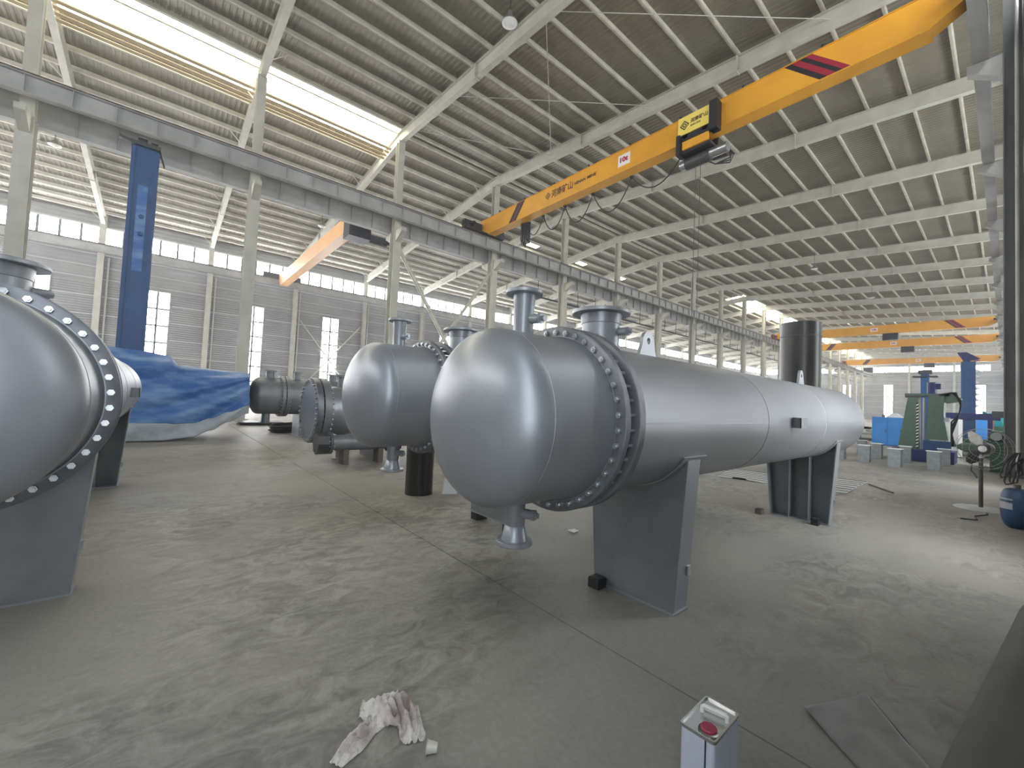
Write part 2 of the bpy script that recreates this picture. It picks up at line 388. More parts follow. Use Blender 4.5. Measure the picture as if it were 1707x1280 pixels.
# ---- walls (u runs along the wall, n points into the hall)
pane_cache = {}
def pane_mesh(wd, ht, mt='pane', sgn=-1):
    key = (round(wd, 3), round(ht, 3), mt, sgn)
    if key not in pane_cache:
        me = G().box(-wd / 2, wd / 2, -0.006, 0.006, -ht / 2, ht / 2).mesh('pane', 'frame_grey')
        me.materials.append(MATS[mt])
        for p in me.polygons:            # daylight leaves through the face turned into the hall
            if p.normal.y * sgn > 0.9: p.material_index = 1
        pane_cache[key] = me
    return pane_cache[key]
wcount = [0]
def wall(name, orient, pos, cols, wins, u0, u1, band, top_fn, detail, col_skip=(), pmat_fn=lambda c: 'pane'):
    W = struct(name)
    if orient == 'x+': T = lambda u, n, z: (pos + n, u, z); rz = PI / 2
    if orient == 'x-': T = lambda u, n, z: (pos - n, u, z); rz = PI / 2
    if orient == 'y-': T = lambda u, n, z: (u, pos - n, z); rz = 0
    if orient == 'y+': T = lambda u, n, z: (u, pos + n, z); rz = 0
    def tbox(g, ua, ub, na, nb, za, zb):
        p = T(ua, na, za); q = T(ub, nb, zb)
        return g.box(min(p[0], q[0]), max(p[0], q[0]), min(p[1], q[1]), max(p[1], q[1]), za, zb)
    sgn = -1 if orient in ('x+', 'y-') else 1
    WB, WT, BB, BT = 1.40, 8.72, 11.42, 12.48
    hw = 0.72
    # base wall
    g = G(); tbox(g, u0, u1, -0.2, 0.0, Z0, 1.3); g.build('base_wall', 'wall_base', W)
    # corrugated sheets
    def sheet(ua, ub, za, zb, pitch, dep):
        pts = []; z = za
        while z < zb - 1e-6:
            for dz, n in ((0, 0), (0.3, 0), (0.45, dep), (0.85, dep)):
                if z + dz * pitch < zb: pts.append((z + dz * pitch, n))
            z += pitch
        pts.append((zb, 0)); n = len(pts)
        return [T(ua, b, a) for a, b in pts] + [T(ub, b, a) for a, b in pts], [(i, i + 1, n + i + 1, n + i) for i in range(n - 1)]
    g = G()
    edges = [u0]
    for c in wins: edges += [c - hw, c + hw]
    edges.append(u1)
    for i in range(0, len(edges), 2): g.add(*sheet(edges[i], edges[i + 1], 1.3, WT, 0.16, 0.055))
    for c in wins: g.add(*sheet(c - hw, c + hw, 1.3, WB, 0.15, 0.0))
    g.add(*sheet(u0, u1, WT, BB, 0.28, 0.02))
    bl = sorted(band)
    if bl:
        if bl[0][0] > u0 + .01: g.add(*sheet(u0, bl[0][0], BB, BT, 0.28, 0.02))
        if bl[-1][1] < u1 - .01: g.add(*sheet(bl[-1][1], u1, BB, BT, 0.28, 0.02))
    if isinstance(top_fn, float): g.add(*sheet(u0, u1, BT, top_fn, 0.28, 0.02))
    else:
        n = 24; us = sorted([u0 + (u1 - u0) * i / n for i in range(n + 1)] + ([XR] if u0 < XR < u1 else []))
        g.add([T(u, 0, BT) for u in us] + [T(u, 0, top_fn(u)) for u in us], [(i, i + 1, len(us) + i + 1, len(us) + i) for i in range(len(us) - 1)])
    g.build('sheeting', 'wall_sheet', W, fix=False)
    # girts and flashing strips
    for z in (2.75, 4.0, 5.25, 6.5, 7.75):
        for i in range(0, len(edges), 2):
            g = G(); tbox(g, edges[i] + .1, edges[i + 1] - .1, 0.035, 0.10, z, z + 0.07); g.build('girt', 'frame_grey', W)
    for z, t in ((8.95, 0.06), (9.75, 0.05), (10.6, 0.06), (BB - 0.16, 0.13), (BT + 0.02, 0.08)):
        g = G(); tbox(g, u0, u1, 0.03, 0.11, z, z + t); g.build('girt', 'frame_grey', W)
    # columns
    cm = None
    for c in cols:
        if c in col_skip: continue
        top = top_fn if isinstance(top_fn, float) else top_fn(c)
        top = top - 0.05
        g = G()
        tbox(g, c - 0.17, c + 0.17, 0.14, 0.155, Z0, top); tbox(g, c - 0.17, c + 0.17, 0.425, 0.44, Z0, top); tbox(g, c - 0.008, c + 0.008, 0.155, 0.425, Z0, top)
        g.build('column', 'steel_paint', W)
        if detail:
            g = G(); tbox(g, c + 0.35, c + 0.44, 0.12, 0.21, 1.0, 10.5); g.build('downpipe', 'conduit', W)
    # tall windows
    def window(c, za, zb, w2, nu, nv, mid=True):
        pmat = pmat_fn(c)
        wcount[0] += 1
        Wn = struct('window_%d' % wcount[0])
        t = 0.055
        g = G()
        tbox(g, c - w2 - t, c - w2, -0.02, 0.09, za - t, zb + t); tbox(g, c + w2, c + w2 + t, -0.02, 0.09, za - t, zb + t)
        tbox(g, c - w2, c + w2, -0.02, 0.09, za - t, za); tbox(g, c - w2, c + w2, -0.02, 0.09, zb, zb + t)
        g.build('window_frame', 'frame_grey', Wn)
        pw, ph = 2 * w2 / nu, (zb - za) / nv
        for i in range(1, nu):
            g = G(); tbox(g, c - w2 + i * pw - 0.065, c - w2 + i * pw + 0.065, 0.008, 0.05, za, zb); g.build('mullion', 'mullion_dark', Wn)
        for j in range(1, nv):
            g = G(); tbox(g, c - w2, c + w2, 0.008, 0.05, za + j * ph - 0.06, za + j * ph + 0.06); g.build('mullion', 'mullion_dark', Wn)
        if detail and w2 < 1:
            me = pane_mesh(pw - 0.02, ph - 0.02, pmat, sgn)
            for i in range(nu):
                for j in range(nv):
                    p = T(c - w2 + (i + .5) * pw, 0.0, za + (j + .5) * ph); put('pane', me, Wn, p, (0, 0, rz))
        else:
            nn = nu if detail else 1
            me = pane_mesh(2 * w2 / nn - 0.02, zb - za - 0.02, pmat, sgn)
            for i in range(nn):
                p = T(c - w2 + (i + .5) * 2 * w2 / nn, 0.0, (za + zb) / 2); put('pane', me, Wn, p, (0, 0, rz))
    for c in wins: window(c, WB, WT, hw - 0.05, 2, 6)
    for a, b in band: window((a + b) / 2, BB, BT, (b - a) / 2 - 0.06, 6, 1)
    return W, T
mids = [(BAY[i] + BAY[i + 1]) / 2 for i in range(len(BAY) - 1)]
bands = [(BAY[i], BAY[i + 1]) for i in range(len(BAY) - 1)]
top_l = raf_bot(XL) + RAF + PUR; top_r = raf_bot(XE) + RAF + PUR
wl, TL = wall('wall_left', 'x+', XL, BAY, [c + 0.07 for c in mids], YN, YF, bands, top_l, True)
wr, TR = wall('wall_right', 'x-', XE, [], mids, YN, YF, bands, top_r, False, pmat_fn=lambda c: 'pane_right' if c > 3 else 'pane_right_dim')
gable = lambda u: raf_bot(u) + RAF + PUR
wf, TF = wall('wall_far', 'y-', YF, [-33, -26, -12.9, -6.6], [-36, -29.5, -23, -16.1, -9.8, -3.3], XL, XE, [(-38, -26), (-26, -20.2), (-18.6, -12.9), (-12.9, -6.6), (-6.6, -2.0)], gable, False)
wn, TN = wall('wall_near', 'y+', YN, [], [-36, -29.5, -23], XL, XE, [(-38, -26), (-26, -20.2), (-18.6, -10), (-10, -1)], gable, False)
# crossed bracing on the left wall
for za, zb in ((8.3, 1.6), (1.6, 8.3)):
    G().bar((XL + 0.30, BAY[4] + .3, za), (XL + 0.30, BAY[5] - .3, zb), 0.07, 0.10).build('cross_brace', 'steel_paint', wl)
# right-hand wall columns with corbels for the crane runway
for k, y in enumerate(BAY):
    if k in (2, 3, 4): continue
    g = G().box(-0.06, -0.04, y - 0.17, y + 0.17, Z0, 13.0).box(0.22, 0.24, y - 0.17, y + 0.17, Z0, 13.0).box(-0.04, 0.22, y - 0.008, y + 0.008, Z0, 13.0)
    c = g.build('column', 'column_backlit', wr)
    G().prism([(-0.06, 10.43), (-0.62, 10.43), (-0.62, 10.25), (-0.06, 9.9)], lambda a, b, t: (a, t, b), y - 0.12, y + 0.12).build('corbel', 'beam_paint', wr)
    G().cyl((0.14, y - 0.28, 0.9), (0.14, y - 0.28, 12.6), 0.03, 8).build('conduit', 'beam_paint', wr)

# ---- middle row of columns
colm = {
 'flange': G().box(-0.24, -0.22, -0.19, 0.19, Z0 + 0.03, 10.0).mesh('flange', 'steel_paint'),
 'flange2': G().box(0.22, 0.24, -0.19, 0.19, Z0 + 0.03, 10.0).mesh('flange', 'steel_paint'),
 'web': G().box(-0.22, 0.22, -0.008, 0.008, Z0 + 0.03, 10.0).mesh('web', 'steel_paint'),
 'upper': G().box(-0.17, -0.155, -0.16, 0.16, 10.0, 14.55).box(0.155, 0.17, -0.16, 0.16, 10.0, 14.55).box(-0.155, 0.155, -0.007, 0.007, 10.0, 14.55).mesh('upper_shaft', 'steel_paint'),
 'base': G().box(-0.36, 0.36, -0.3, 0.3, Z0, Z0 + 0.03).mesh('base_plate', 'steel_paint'),
 'br': G().prism([(0.24, 10.0), (0.92, 10.0), (0.92, 9.82), (0.24, 9.45)], lambda a, b, t: (a, t, b), -0.12, 0.12).mesh('bracket', 'steel_paint'),
 'bl': G().prism([(-0.24, 10.0), (-0.92, 10.0), (-0.92, 9.82), (-0.24, 9.45)], lambda a, b, t: (a, t, b), -0.12, 0.12).mesh('bracket', 'steel_paint'),
}
for y in BAY[1:-1]:
    t = thing('steel_column', 'tall pale steel column in the middle row carrying the crane runway beams', 'column', (XR, y, 0), 0, 'middle row columns')
    put('flange', colm['flange'], t); put('flange', colm['flange2'], t); put('web', colm['web'], t); put('upper_shaft', colm['upper'], t)
    put('base_plate', colm['base'], t); put('bracket', colm['br'], t); put('bracket', colm['bl'], t)
# vertical cross bracing between two middle columns
for (a, b), lb in (((9.3, 1.2), 'diagonal double-angle brace falling away from the third middle column'), ((1.2, 9.3), 'diagonal double-angle brace rising toward the fourth middle column')):
    t = thing('diagonal_brace', lb, 'brace', (XR, BAY[4], 0), 0, 'crossed braces between middle columns')
    for s in (-1, 1):
        off = 0.0 if a > b else 0.28
        G().bar((s * 0.09 - 0.14 + off, 0.25, a), (s * 0.09 - 0.14 + off, 5.75, b), 0.07, 0.09).build('angle_bar', 'steel_paint', t)

# ---- crane runway beams
def runway(x, ztop, depth, label, wd=0.26, stiff=True):
    t = thing('runway_beam', label, 'beam', (x, YN, ztop))
    Ln = YF - YN
    G().box(-wd / 2, wd / 2, 0, Ln, -0.02, 0).build('top_flange', 'beam_paint', t)
    G().box(-wd / 2, wd / 2, 0, Ln, -depth, -depth + 0.02).build('bottom_flange', 'beam_paint', t)
    G().box(-0.008, 0.008, 0, Ln, -depth + 0.02, -0.02).build('web', 'beam_paint', t)
    G().box(-0.06, 0.06, 0, Ln, 0, 0.02).box(-0.012, 0.012, 0, Ln, 0.02, 0.07).box(-0.035, 0.035, 0, Ln, 0.07, 0.10).build('rail', 'rail_rust', t)
    if stiff:
        sm = G().box(-wd / 2 + 0.01, wd / 2 - 0.01, -0.006, 0.006, -depth + 0.02, -0.02).mesh('stiffener', 'beam_paint')
        n = int(Ln)
        for i in range(1, n):
            put('stiffener', sm, t, (0, i * 1.0, 0))
    return t
RX = XR + 0.58
runway(RX, 11.03, 0.58, 'pale crane runway beam along the middle columns, under the yellow crane')
runway(XR - 0.58, 10.92, 0.90, 'shadowed crane runway beam along the back of the middle columns')
runway(-0.40, 11.03, 0.58, 'grey crane runway beam along the right-hand wall', stiff=False)
runway(XL + 0.78, 11.15, 0.50, 'crane runway beam along the windowed left wall', stiff=False)
# conductor line hung under the rear runway beam
t = thing('conductor_line', 'thin dark conductor rail hanging on droppers below the rear runway beam', 'conductor rail', (XR - 0.85, YN, 9.0))
G().box(-0.03, 0.03, 34, 130, -0.05, 0.05).build('rail', 'rubber', t)
dm = G().cyl((0, 0, 0), (0, 0, 1.05), 0.022, 6).mesh('dropper', 'rubber')
for i in range(36):
    put('dropper', dm, t, (0, 34.5 + i * 2.0, 0.04))

# ------------------------------------------------------------------ text helper
def text_mesh(s, size, mt, name, depth=0.004, bold=0.0):
    cu = bpy.data.curves.new(name, 'FONT'); cu.body = s; cu.size = size; cu.extrude = depth; cu.offset = bold
    cu.align_x = 'LEFT'; cu.resolution_u = 3
    o = bpy.data.objects.new(name, cu); C.objects.link(o)
    dg = bpy.context.evaluated_depsgraph_get(); me = bpy.data.meshes.new_from_object(o.evaluated_get(dg))
    bpy.data.objects.remove(o); me.materials.clear(); me.materials.append(MATS[mt]); me.name = name
    return me
def fit_text(s, wd, ht, mt, name, parent, loc, bold=0.0):
    me = text_mesh(s, ht, mt, name, 0.004, bold)
    if not me.vertices: return None
    xs_ = [v.co.x for v in me.vertices]; ys_ = [v.co.y for v in me.vertices]
    sx = wd / (max(xs_) - min(xs_)); sy = ht / (max(ys_) - min(ys_)); mx, my = min(xs_), min(ys_)
    for v in me.vertices: v.co = ((v.co.x - mx) * sx, (v.co.y - my) * sy, v.co.z)
    return put(name, me, parent, loc, (PI / 2, 0, 0))

# ------------------------------------------------------------------ overhead cranes
def crane(y, label, near=False, x0=RX + 0.05, x1=-0.42, zt=11.78, zb=10.93, dep=0.42, hoist=None, paled=False):
    t = thing('overhead_crane', label, 'crane', ((x0 + x1) / 2, y, zb))
    ox = (x0 + x1) / 2
    P = [(x0, zt), (x1, zt), (x1, zt - 0.42), (x1 - 0.75, zb), (x0 + 0.75, zb), (x0, zt - 0.5)]
    gm = G().prism([(a - ox, b - zb) for a, b in P], lambda a, b, c: (a, c, b), 0, dep)
    gd = gm.build('girder', 'orange', t)
    G().box(x0 - ox, x1 - ox, -0.03, dep + 0.03, zt - zb, zt - zb + 0.02).build('top_plate', 'orange', t)
    G().box(x0 + .7 - ox, x1 - .7 - ox, -0.04, dep + 0.04, -0.025, 0).build('bottom_flange', 'orange', t)
    # stripes: dark red and black, slanted
    def stripe(xa, xb, sl, mt):
        za, zbm = 0.0, zt - zb - 0.005
        G().prism([(xa - ox + sl, za), (xb - ox + sl, za), (xb - ox, zbm), (xa - ox, zbm)], lambda a, b, c: (a, c, b), -0.004, 0.0).build('warning_stripe', mt, gd)
    if near is not None:
        a = x0 + 3.05
        stripe(a, a + 0.26, -0.66, 'stripe_black'); stripe(a + 0.26, a + 0.34, -0.66, 'stripe_red'); stripe(a + 0.34, a + 0.56, -0.66, 'stripe_black')
        b = x1 - 3.65
        stripe(b, b + .17, 0.86, 'stripe_black'); stripe(b + .17, b + .36, 0.86, 'stripe_red'); stripe(b + .36, b + .50, 0.86, 'stripe_black'); stripe(b + .50, b + .66, 0.86, 'stripe_red')
    # end trucks with wheels
    for xe, s in ((x0 - 0.05, 1), (x1 + 0.02, -1)):
        e = G().box(xe - ox - 0.13, xe - ox + 0.13, -1.15, dep + 1.15, 11.17 - zb, 11.62 - zb).build('end_truck', 'dark_steel' if near else 'red_rust', t)
        for yy in (-0.9, dep + 0.9):
            G().cyl((xe - ox - 0.06, yy, 11.23 - zb), (xe - ox + 0.06, yy, 11.23 - zb), 0.10, 16).build('wheel', 'black', e)
        for yy in (-1.22, dep + 1.15): G().box(xe - ox - 0.07, xe - ox + 0.07, yy, yy + 0.08, 11.28 - zb, 11.5 - zb).build('buffer', 'rubber', e)
        G().cyl((xe - ox + s * 0.13, -0.7, 11.42 - zb), (xe - ox + s * 0.42, -0.7, 11.42 - zb), 0.11, 14).build('drive_motor', 'black', e)
    return t, ox
tc_, ox = crane(13.0, 'yellow-orange overhead crane girder nearest the camera, marked 10t, with hoist', near=True)
gz = 10.93
loc = lambda x, y, z: (x - ox, y - 13.0, z - gz)
# lettering on the near girder
gird = [o for o in tc_.children if o.name.startswith('girder')][0]
def logo(cx, cz, r, parent, y, mt='lettering', off=0.0):
    g = G()
    for ra, rb in ((1.0, 0.72), (0.5, 0.25)):
        for k in range(4):
            a0, a1 = PI / 2 * k, PI / 2 * (k + 1)
            pts = [(cx + r * ra * math.cos(a0), cz + r * ra * math.sin(a0)), (cx + r * ra * math.cos(a1), cz + r * ra * math.sin(a1)),
                   (cx + r * rb * math.cos(a1), cz + r * rb * math.sin(a1)), (cx + r * rb * math.cos(a0), cz + r * rb * math.sin(a0))]
            g.prism(pts, lambda a, b, c: (a, c, b), y - 0.004, y)
    return g.build('logo', mt, parent)
logo(-13.52 - ox, 11.40 - gz, 0.17, gird, 0.0)
fit_text('河南矿山', 1.28, 0.36, 'lettering', 'lettering', gird, loc(-13.30, 12.998, 11.22), 0.006)
fit_text('HENAN', 0.60, 0.13, 'lettering', 'lettering', gird, loc(-11.92, 12.998, 11.31), 0.004)
fit_text('MINE', 0.46, 0.13, 'lettering', 'lettering', gird, loc(-11.22, 12.998, 11.31), 0.004)
pl = G().box(-0.27, 0.27, -0.008, 0, -0.22, 0.22).build('capacity_plate', 'white_plate', gird, loc=loc(-9.42, 13.0, 11.38))
fit_text('10t', 0.36, 0.2, 'red_text', 'lettering', pl, (-0.18, -0.010, -0.08), 0.01)
for i in range(9):
    G().cyl(loc(-17.2 + i * 2.0, 13.06, 11.79), loc(-17.2 + i * 2.0, 13.06, 11.93), 0.035, 8).build('lifting_stud', 'black', tc_)
# festoon cable
fx = [-15.5, -14.3, -12.9, -11.3, -9.4, -7.35]; sag = [0, .75, .85, .95, 1.05, 0.75]
pts = []
for i in range(len(fx) - 1):
    for k in range(12):
        s = k / 12.0; pts.append(loc(fx[i] + (fx[i + 1] - fx[i]) * s, 13.5, 10.88 - (sag[i + 1]) * 4 * s * (1 - s)))
pts.append(loc(fx[-1], 13.5, 10.88))
G().tube(pts, 0.022, 6).build('festoon_cable', 'rubber', tc_)
for k in range(5):
    xx = -15.75 + k * 0.11; L_ = 1.0 + 0.12 * (k % 3)
    G().tube([loc(xx, 13.4 + .03 * k, 10.9), loc(xx - .02, 13.4 + .03 * k, 10.9 - L_ * .8), loc(xx + .03, 13.42 + .03 * k, 10.9 - L_), loc(xx + .08, 13.4 + .03 * k, 10.9 - L_ * .8), loc(xx + .06, 13.4 + .03 * k, 10.9)], 0.028, 6).build('cable_loop', 'rubber', tc_)
for x in fx:
    G().box(*[v for p in zip(loc(x - .05, 13.44, 10.84), loc(x + .05, 13.56, 10.93)) for v in p]).build('cable_trolley', 'black', tc_)
# hoist trolley
ht = thing('electric_hoist', 'black electric hoist with yellow cover plate hanging from the nearest crane girder', 'hoist', (-6.55, 13.0, 10.2))
def hb(x0, x1, y0, y1, z0, z1): return G().box(x0 + 6.55, x1 + 6.55, y0 - 13, y1 - 13, z0 - 10.2, z1 - 10.2)
cv = hb(-7.08, -6.02, 12.70, 12.76, 11.02, 11.62).build('cover', 'yellow_cover', ht)
logo(-6.86 + 6.55, 11.32 - 10.2, 0.16, cv, -0.302)
fit_text('河南矿山', 0.56, 0.15, 'lettering', 'lettering', cv, (-6.66 + 6.55, -0.302, 11.30 - 10.2), 0.003)
fit_text('HENAN', 0.17, 0.06, 'lettering', 'lettering', cv, (-6.66 + 6.55, -0.302, 11.19 - 10.2), 0.0)
fit_text('MINE', 0.14, 0.06, 'lettering', 'lettering', cv, (-6.46 + 6.55, -0.302, 11.19 - 10.2), 0.0)
hb(-6.02, -5.78, 12.62, 12.95, 10.75, 11.66).build('side_frame', 'black', ht)
hb(-7.10, -6.98, 12.62, 12.95, 10.35, 11.02).build('side_frame', 'black', ht)
hb(-7.0, -5.8, 12.74, 12.80, 10.75, 11.02).build('beam_plate', 'black', ht)
hb(-6.9, -6.05, 12.66, 12.74, 10.48, 10.74).build('beam_plate', 'orange', ht)
for yy in (12.80, 13.46):
    for x in (-6.85, -6.2):
        G().cyl((x + 6.55, yy - 13 - (0.06 if yy < 13 else 0), 0.78), (x + 6.55, yy - 13 + (0.12 if yy < 13 else 0.06), 0.78), 0.09, 14).build('trolley_wheel', 'black', ht)
hb(-6.9, -6.1, 13.46, 13.54, 10.45, 11.1).build('side_frame', 'black', ht)
hb(-7.0, -6.0, 12.72, 13.54, 10.38, 10.47).build('frame', 'black', ht)
G().cyl((-0.42, 0.12, 0.02), (0.38, 0.12, 0.02), 0.20, 24).build('rope_drum', 'dark_steel', ht, smooth=True)
G().cyl((0.38, 0.12, 0.06), (0.92, 0.12, 0.06), 0.16, 20).build('hoist_motor', 'zinc', ht, smooth=True)
G().cyl((-0.62, 0.12, 0.02), (-0.42, 0.12, 0.02), 0.15, 20).build('gearbox', 'zinc', ht, smooth=True)
G().box(0.3, 0.75, 0.30, 0.5, 0.0, 0.35).build('control_box', 'black', ht)
for k in range(3):
    G().tube([(0.6, 0.35, 0.4), (0.85 + .07 * k, 0.4, 0.1 - .1 * k), (0.9, 0.35, -0.2 - .08 * k), (0.45, 0.3, -0.25), (0.2, 0.25, -0.05)], 0.02, 6).build('cable', 'rubber', ht)
for x in (-0.1, 0.06):
    G().cyl((x, 0.12, -0.15), (x, 0.12, -7.75), 0.009, 6).build('wire_rope', 'dark_steel', ht)
hk = G().box(-0.12, 0.16, 0.04, 0.20, -8.1, -7.7).build('hook_block', 'yellow_cover', ht)
G().tube([(0.02, 0.12, -8.1), (0.02, 0.12, -8.25), (0.10, 0.12, -8.33), (0.10, 0.12, -8.42), (0.02, 0.12, -8.48), (-0.07, 0.12, -8.43), (-0.08, 0.12, -8.35)], 0.025, 8).build('hook', 'dark_steel', hk)

for y, lb in ((58.6, 'distant orange overhead crane, nearer of the pair above the black cylinder'), (70.5, 'distant orange overhead crane, second behind the black cylinder'), (93.0, 'farthest orange overhead crane in front of the end wall')):
    c, o_ = crane(y, lb)
    G().box(-8.6 - o_, -7.4 - o_, -0.1, 0.55, -0.75, -0.05).build('hoist', 'black', c)
    p = G().box(-9.6 - o_, -9.0 - o_, -0.01, 0, 0.25, 0.65).build('capacity_plate', 'white_plate', c)
    fit_text('10t', 0.4, 0.22, 'red_text', 'lettering', p, (-9.5 - o_, -0.012, 0.35), 0.01)
# crane in the left bay
tl = thing('overhead_crane', 'faded orange overhead crane in the left bay with glare in its colour, running to the window wall', 'crane', (-30, 7.2, 10.45))
P = [(-38.9, 11.5), (-20.2, 11.3), (-20.2, 10.85), (-20.9, 10.5), (-38.2, 10.55), (-38.9, 11.1)]
G().prism([(a + 30, b - 10.45) for a, b in P], lambda a, b, c: (a, c, b), -0.28, 0.28).build('girder', 'orange_glare', tl)
for xe in (-38.92, -20.15):
    e = G().box(xe + 30 - .13, xe + 30 + .13, -1.4, 1.4, 0.78 if xe < -30 else 0.5, 1.15 if xe < -30 else 0.95).build('end_truck', 'dark_steel', tl)
    for yy in (-1.1, 1.1): G().cyl((xe + 30 - .06, yy, 0.88 if xe < -30 else 0.66), (xe + 30 + .06, yy, 0.88 if xe < -30 else 0.66), 0.1, 14).build('wheel', 'black', e)
h2 = G().box(8.0, 8.9, -0.5, 0.6, -0.55, 0.35).build('hoist_frame', 'black', tl)
G().cyl((8.2, 0.6, -0.2), (8.2, 1.7, -0.2), 0.24, 18).build('hoist_motor', 'dark_steel', tl)
G().cyl((8.5, 1.7, -0.2), (8.5, 2.3, -0.2), 0.20, 16).build('rope_drum', 'black', tl)

for o in C.objects:
    if o.parent is None and o not in (cam, floor): o.location.z += DZ
hall_objects = set(C.objects)

# ------------------------------------------------------------------ big silver heat exchangers (axis along local +y)
VR, VZ = 0.677, 1.87
def hexnut(r, t0, t1, g): g.cyl((0, t0, 0), (0, t1, 0), r, 6)
def bolt_mesh(l0, l1, rs, rn, tn, mt='zinc'):
    g = G().cyl((0, l0 - tn - 0.012, 0), (0, l1 + tn + 0.012, 0), rs, 8)
    hexnut(rn, l0 - tn, l0, g); hexnut(rn, l1, l1 + tn, g)
    return g.mesh('bolt', mt)
BOLT = bolt_mesh(2.568, 2.832, 0.0135, 0.024, 0.022)
def vessel(label, loc, rotz, group):
    V = thing('heat_exchanger', label, 'heat exchanger', loc, rotz, group)
    o = (0, 0, VZ)
    # dished head and channel
    hd = [(VR * math.cos(t), 1.93 - 0.34 * math.sin(t)) for t in [PI / 2 * i / 20 for i in range(20, -1, -1)]]
    hd[0] = (0.0005, hd[0][1])
    G().lathe(hd, 96, 'y', o).build('dished_head', 'silver', V, True)
    G().lathe([(VR, 1.93), (VR, 2.50), (VR + 0.018, 2.572)], 96, 'y', o).build('channel_barrel', 'silver', V, True)
    G().lathe([(VR - 0.002, 1.947), (VR + 0.0025, 1.952), (VR + 0.0025, 1.960), (VR - 0.002, 1.965)], 96, 'y', o).build('weld_seam', 'weld', V, True)
    for a, b in ((2.570, 2.635), (2.752, 2.832)):
        fl = G().lathe([(VR - .01, a), (0.772, a), (0.785, a + 0.008), (0.785, b - 0.008), (0.772, b), (VR - .01, b)], 96, 'y', o, closed=True).build('flange', 'silver_flange', V, True)
        G().lathe([(0.698, a - 0.004), (0.705, a - 0.004), (0.705, a + .001), (0.698, a + .001)], 96, 'y', o, closed=True).build('raised_ring', 'silver', fl, True)
    G().lathe([(0.692, 2.635), (0.692, 2.752)], 96, 'y', o).build('tube_sheet', 'gap_dark', V, True)
    for i in range(40):
        a = 2 * PI * (i + 0.5) / 40
        put('bolt', BOLT, V, (0.730 * math.cos(a), 0, VZ + 0.730 * math.sin(a)))
    # shell
    G().lathe([(VR + 0.018, 2.83), (VR, 2.90), (VR, 10.95)], 96, 'y', o).build('shell', 'silver', V, True)
    tl_ = [(VR * math.cos(t), 10.95 + 0.34 * math.sin(t)) for t in [PI / 2 * i / 14 for i in range(15)]]; tl_[-1] = (0.0005, tl_[-1][1])
    G().lathe(tl_, 96, 'y', o).build('rear_head', 'silver', V, True)
    for s in (5.69, 8.2, 10.93):
        G().lathe([(VR - 0.002, s - 0.012), (VR + 0.004, s - 0.006), (VR + 0.004, s + 0.006), (VR - 0.002, s + 0.012)], 96, 'y', o).build('weld_seam', 'weld', V, True)
    for s0, s1 in ((2.9, 5.69), (8.2, 10.93)):
        G().bar((VR + 0.001, s0, VZ - 0.006), (VR + 0.001, s1, VZ - 0.006), 0.008, 0.012).build('weld_seam', 'weld', V)
    # nozzles
    def nozzle(s, rn, rf, z0, z1, boss=None, cone=False, thk=0.035):
        nz = thing_part('nozzle', V)
        up_ = z1 > z0; d = 1 if up_ else -1
        if cone: pr = [(rn, z0), (rn, z1 - d * 0.16), (rn * 0.95, z1 - d * 0.15), (rn * 1.02, z1 - d * 0.145), (rn * 1.3, z1 - d * thk)]
        else: pr = [(rn, z0), (rn, z1 - d * 0.13), (rn * 1.03, z1 - d * 0.125), (rn * 1.10, z1 - d * thk)]
        G().lathe(pr, 40, 'z', (0, s, 0)).build('neck', 'silver', nz, True)
        G().lathe([(rn * 0.9, z1 - d * thk), (rf - .006, z1 - d * thk), (rf, z1 - d * (thk - .006)), (rf, z1 - d * 0.006), (rf - .006, z1), (rn * 1.5, z1), (rn * 1.5, z1 + d * .004), (rn * .9, z1 + d * .004)], 48, 'z', (0, s, 0), closed=True).build('nozzle_flange', 'silver', nz, True)
        if boss:
            bz, ba = boss; dx, dy = math.cos(ba), math.sin(ba)
            g = G().cyl((dx * rn * .8, s + dy * rn * .8, bz), (dx * (rn + 0.07), s + dy * (rn + 0.07), bz), 0.038, 16)
            g.cyl((dx * (rn + 0.07), s + dy * (rn + 0.07), bz), (dx * (rn + 0.10), s + dy * (rn + 0.10), bz), 0.043, 6)
            g.cyl((dx * (rn + 0.10), s + dy * (rn + 0.10), bz), (dx * (rn + 0.125), s + dy * (rn + 0.125), bz), 0.022, 6)
            g.build('coupling_boss', 'silver', nz, True)
    nozzle(2.235, 0.083, 0.155, VZ + VR - 0.03, 2.90, (2.66, 0.2))
    nozzle(3.235, 0.180, 0.280, VZ + VR - 0.05, 2.90, (2.70, 0.35))
    nozzle(2.235, 0.080, 0.148, VZ - VR + 0.03, 0.86, (1.11, 0.35), cone=True)
    # lifting lugs
    for s in (4.05, 9.32):
        poly = [(-0.17, 0), (0.17, 0), (0.11, 0.17)] + [(0.105 * math.cos(a), 0.19 + 0.105 * math.sin(a)) for a in [PI * i / 10 for i in range(11)]] + [(-0.11, 0.17)]
        hole = [(0.035 * math.cos(a), 0.19 + 0.035 * math.sin(a)) for a in [2 * PI * i / 16 for i in range(16)]]
        lg = plate_with_hole(poly, hole, 0.04)
        G_l = G(); G_l.add([(x, s + a, VZ + VR - 0.02 + b) for (x, a, b) in lg[0]], lg[1]); G_l.build('lifting_lug', 'silver', V, fix=True)
    # name-plate bracket
    br = G().box(VR - 0.02, VR + 0.10, 6.55, 6.56, VZ - 0.07, VZ + 0.07).box(VR + 0.09, VR + 0.10, 6.55, 6.80, VZ - 0.07, VZ + 0.07).build('nameplate_bracket', 'silver_dull', V)
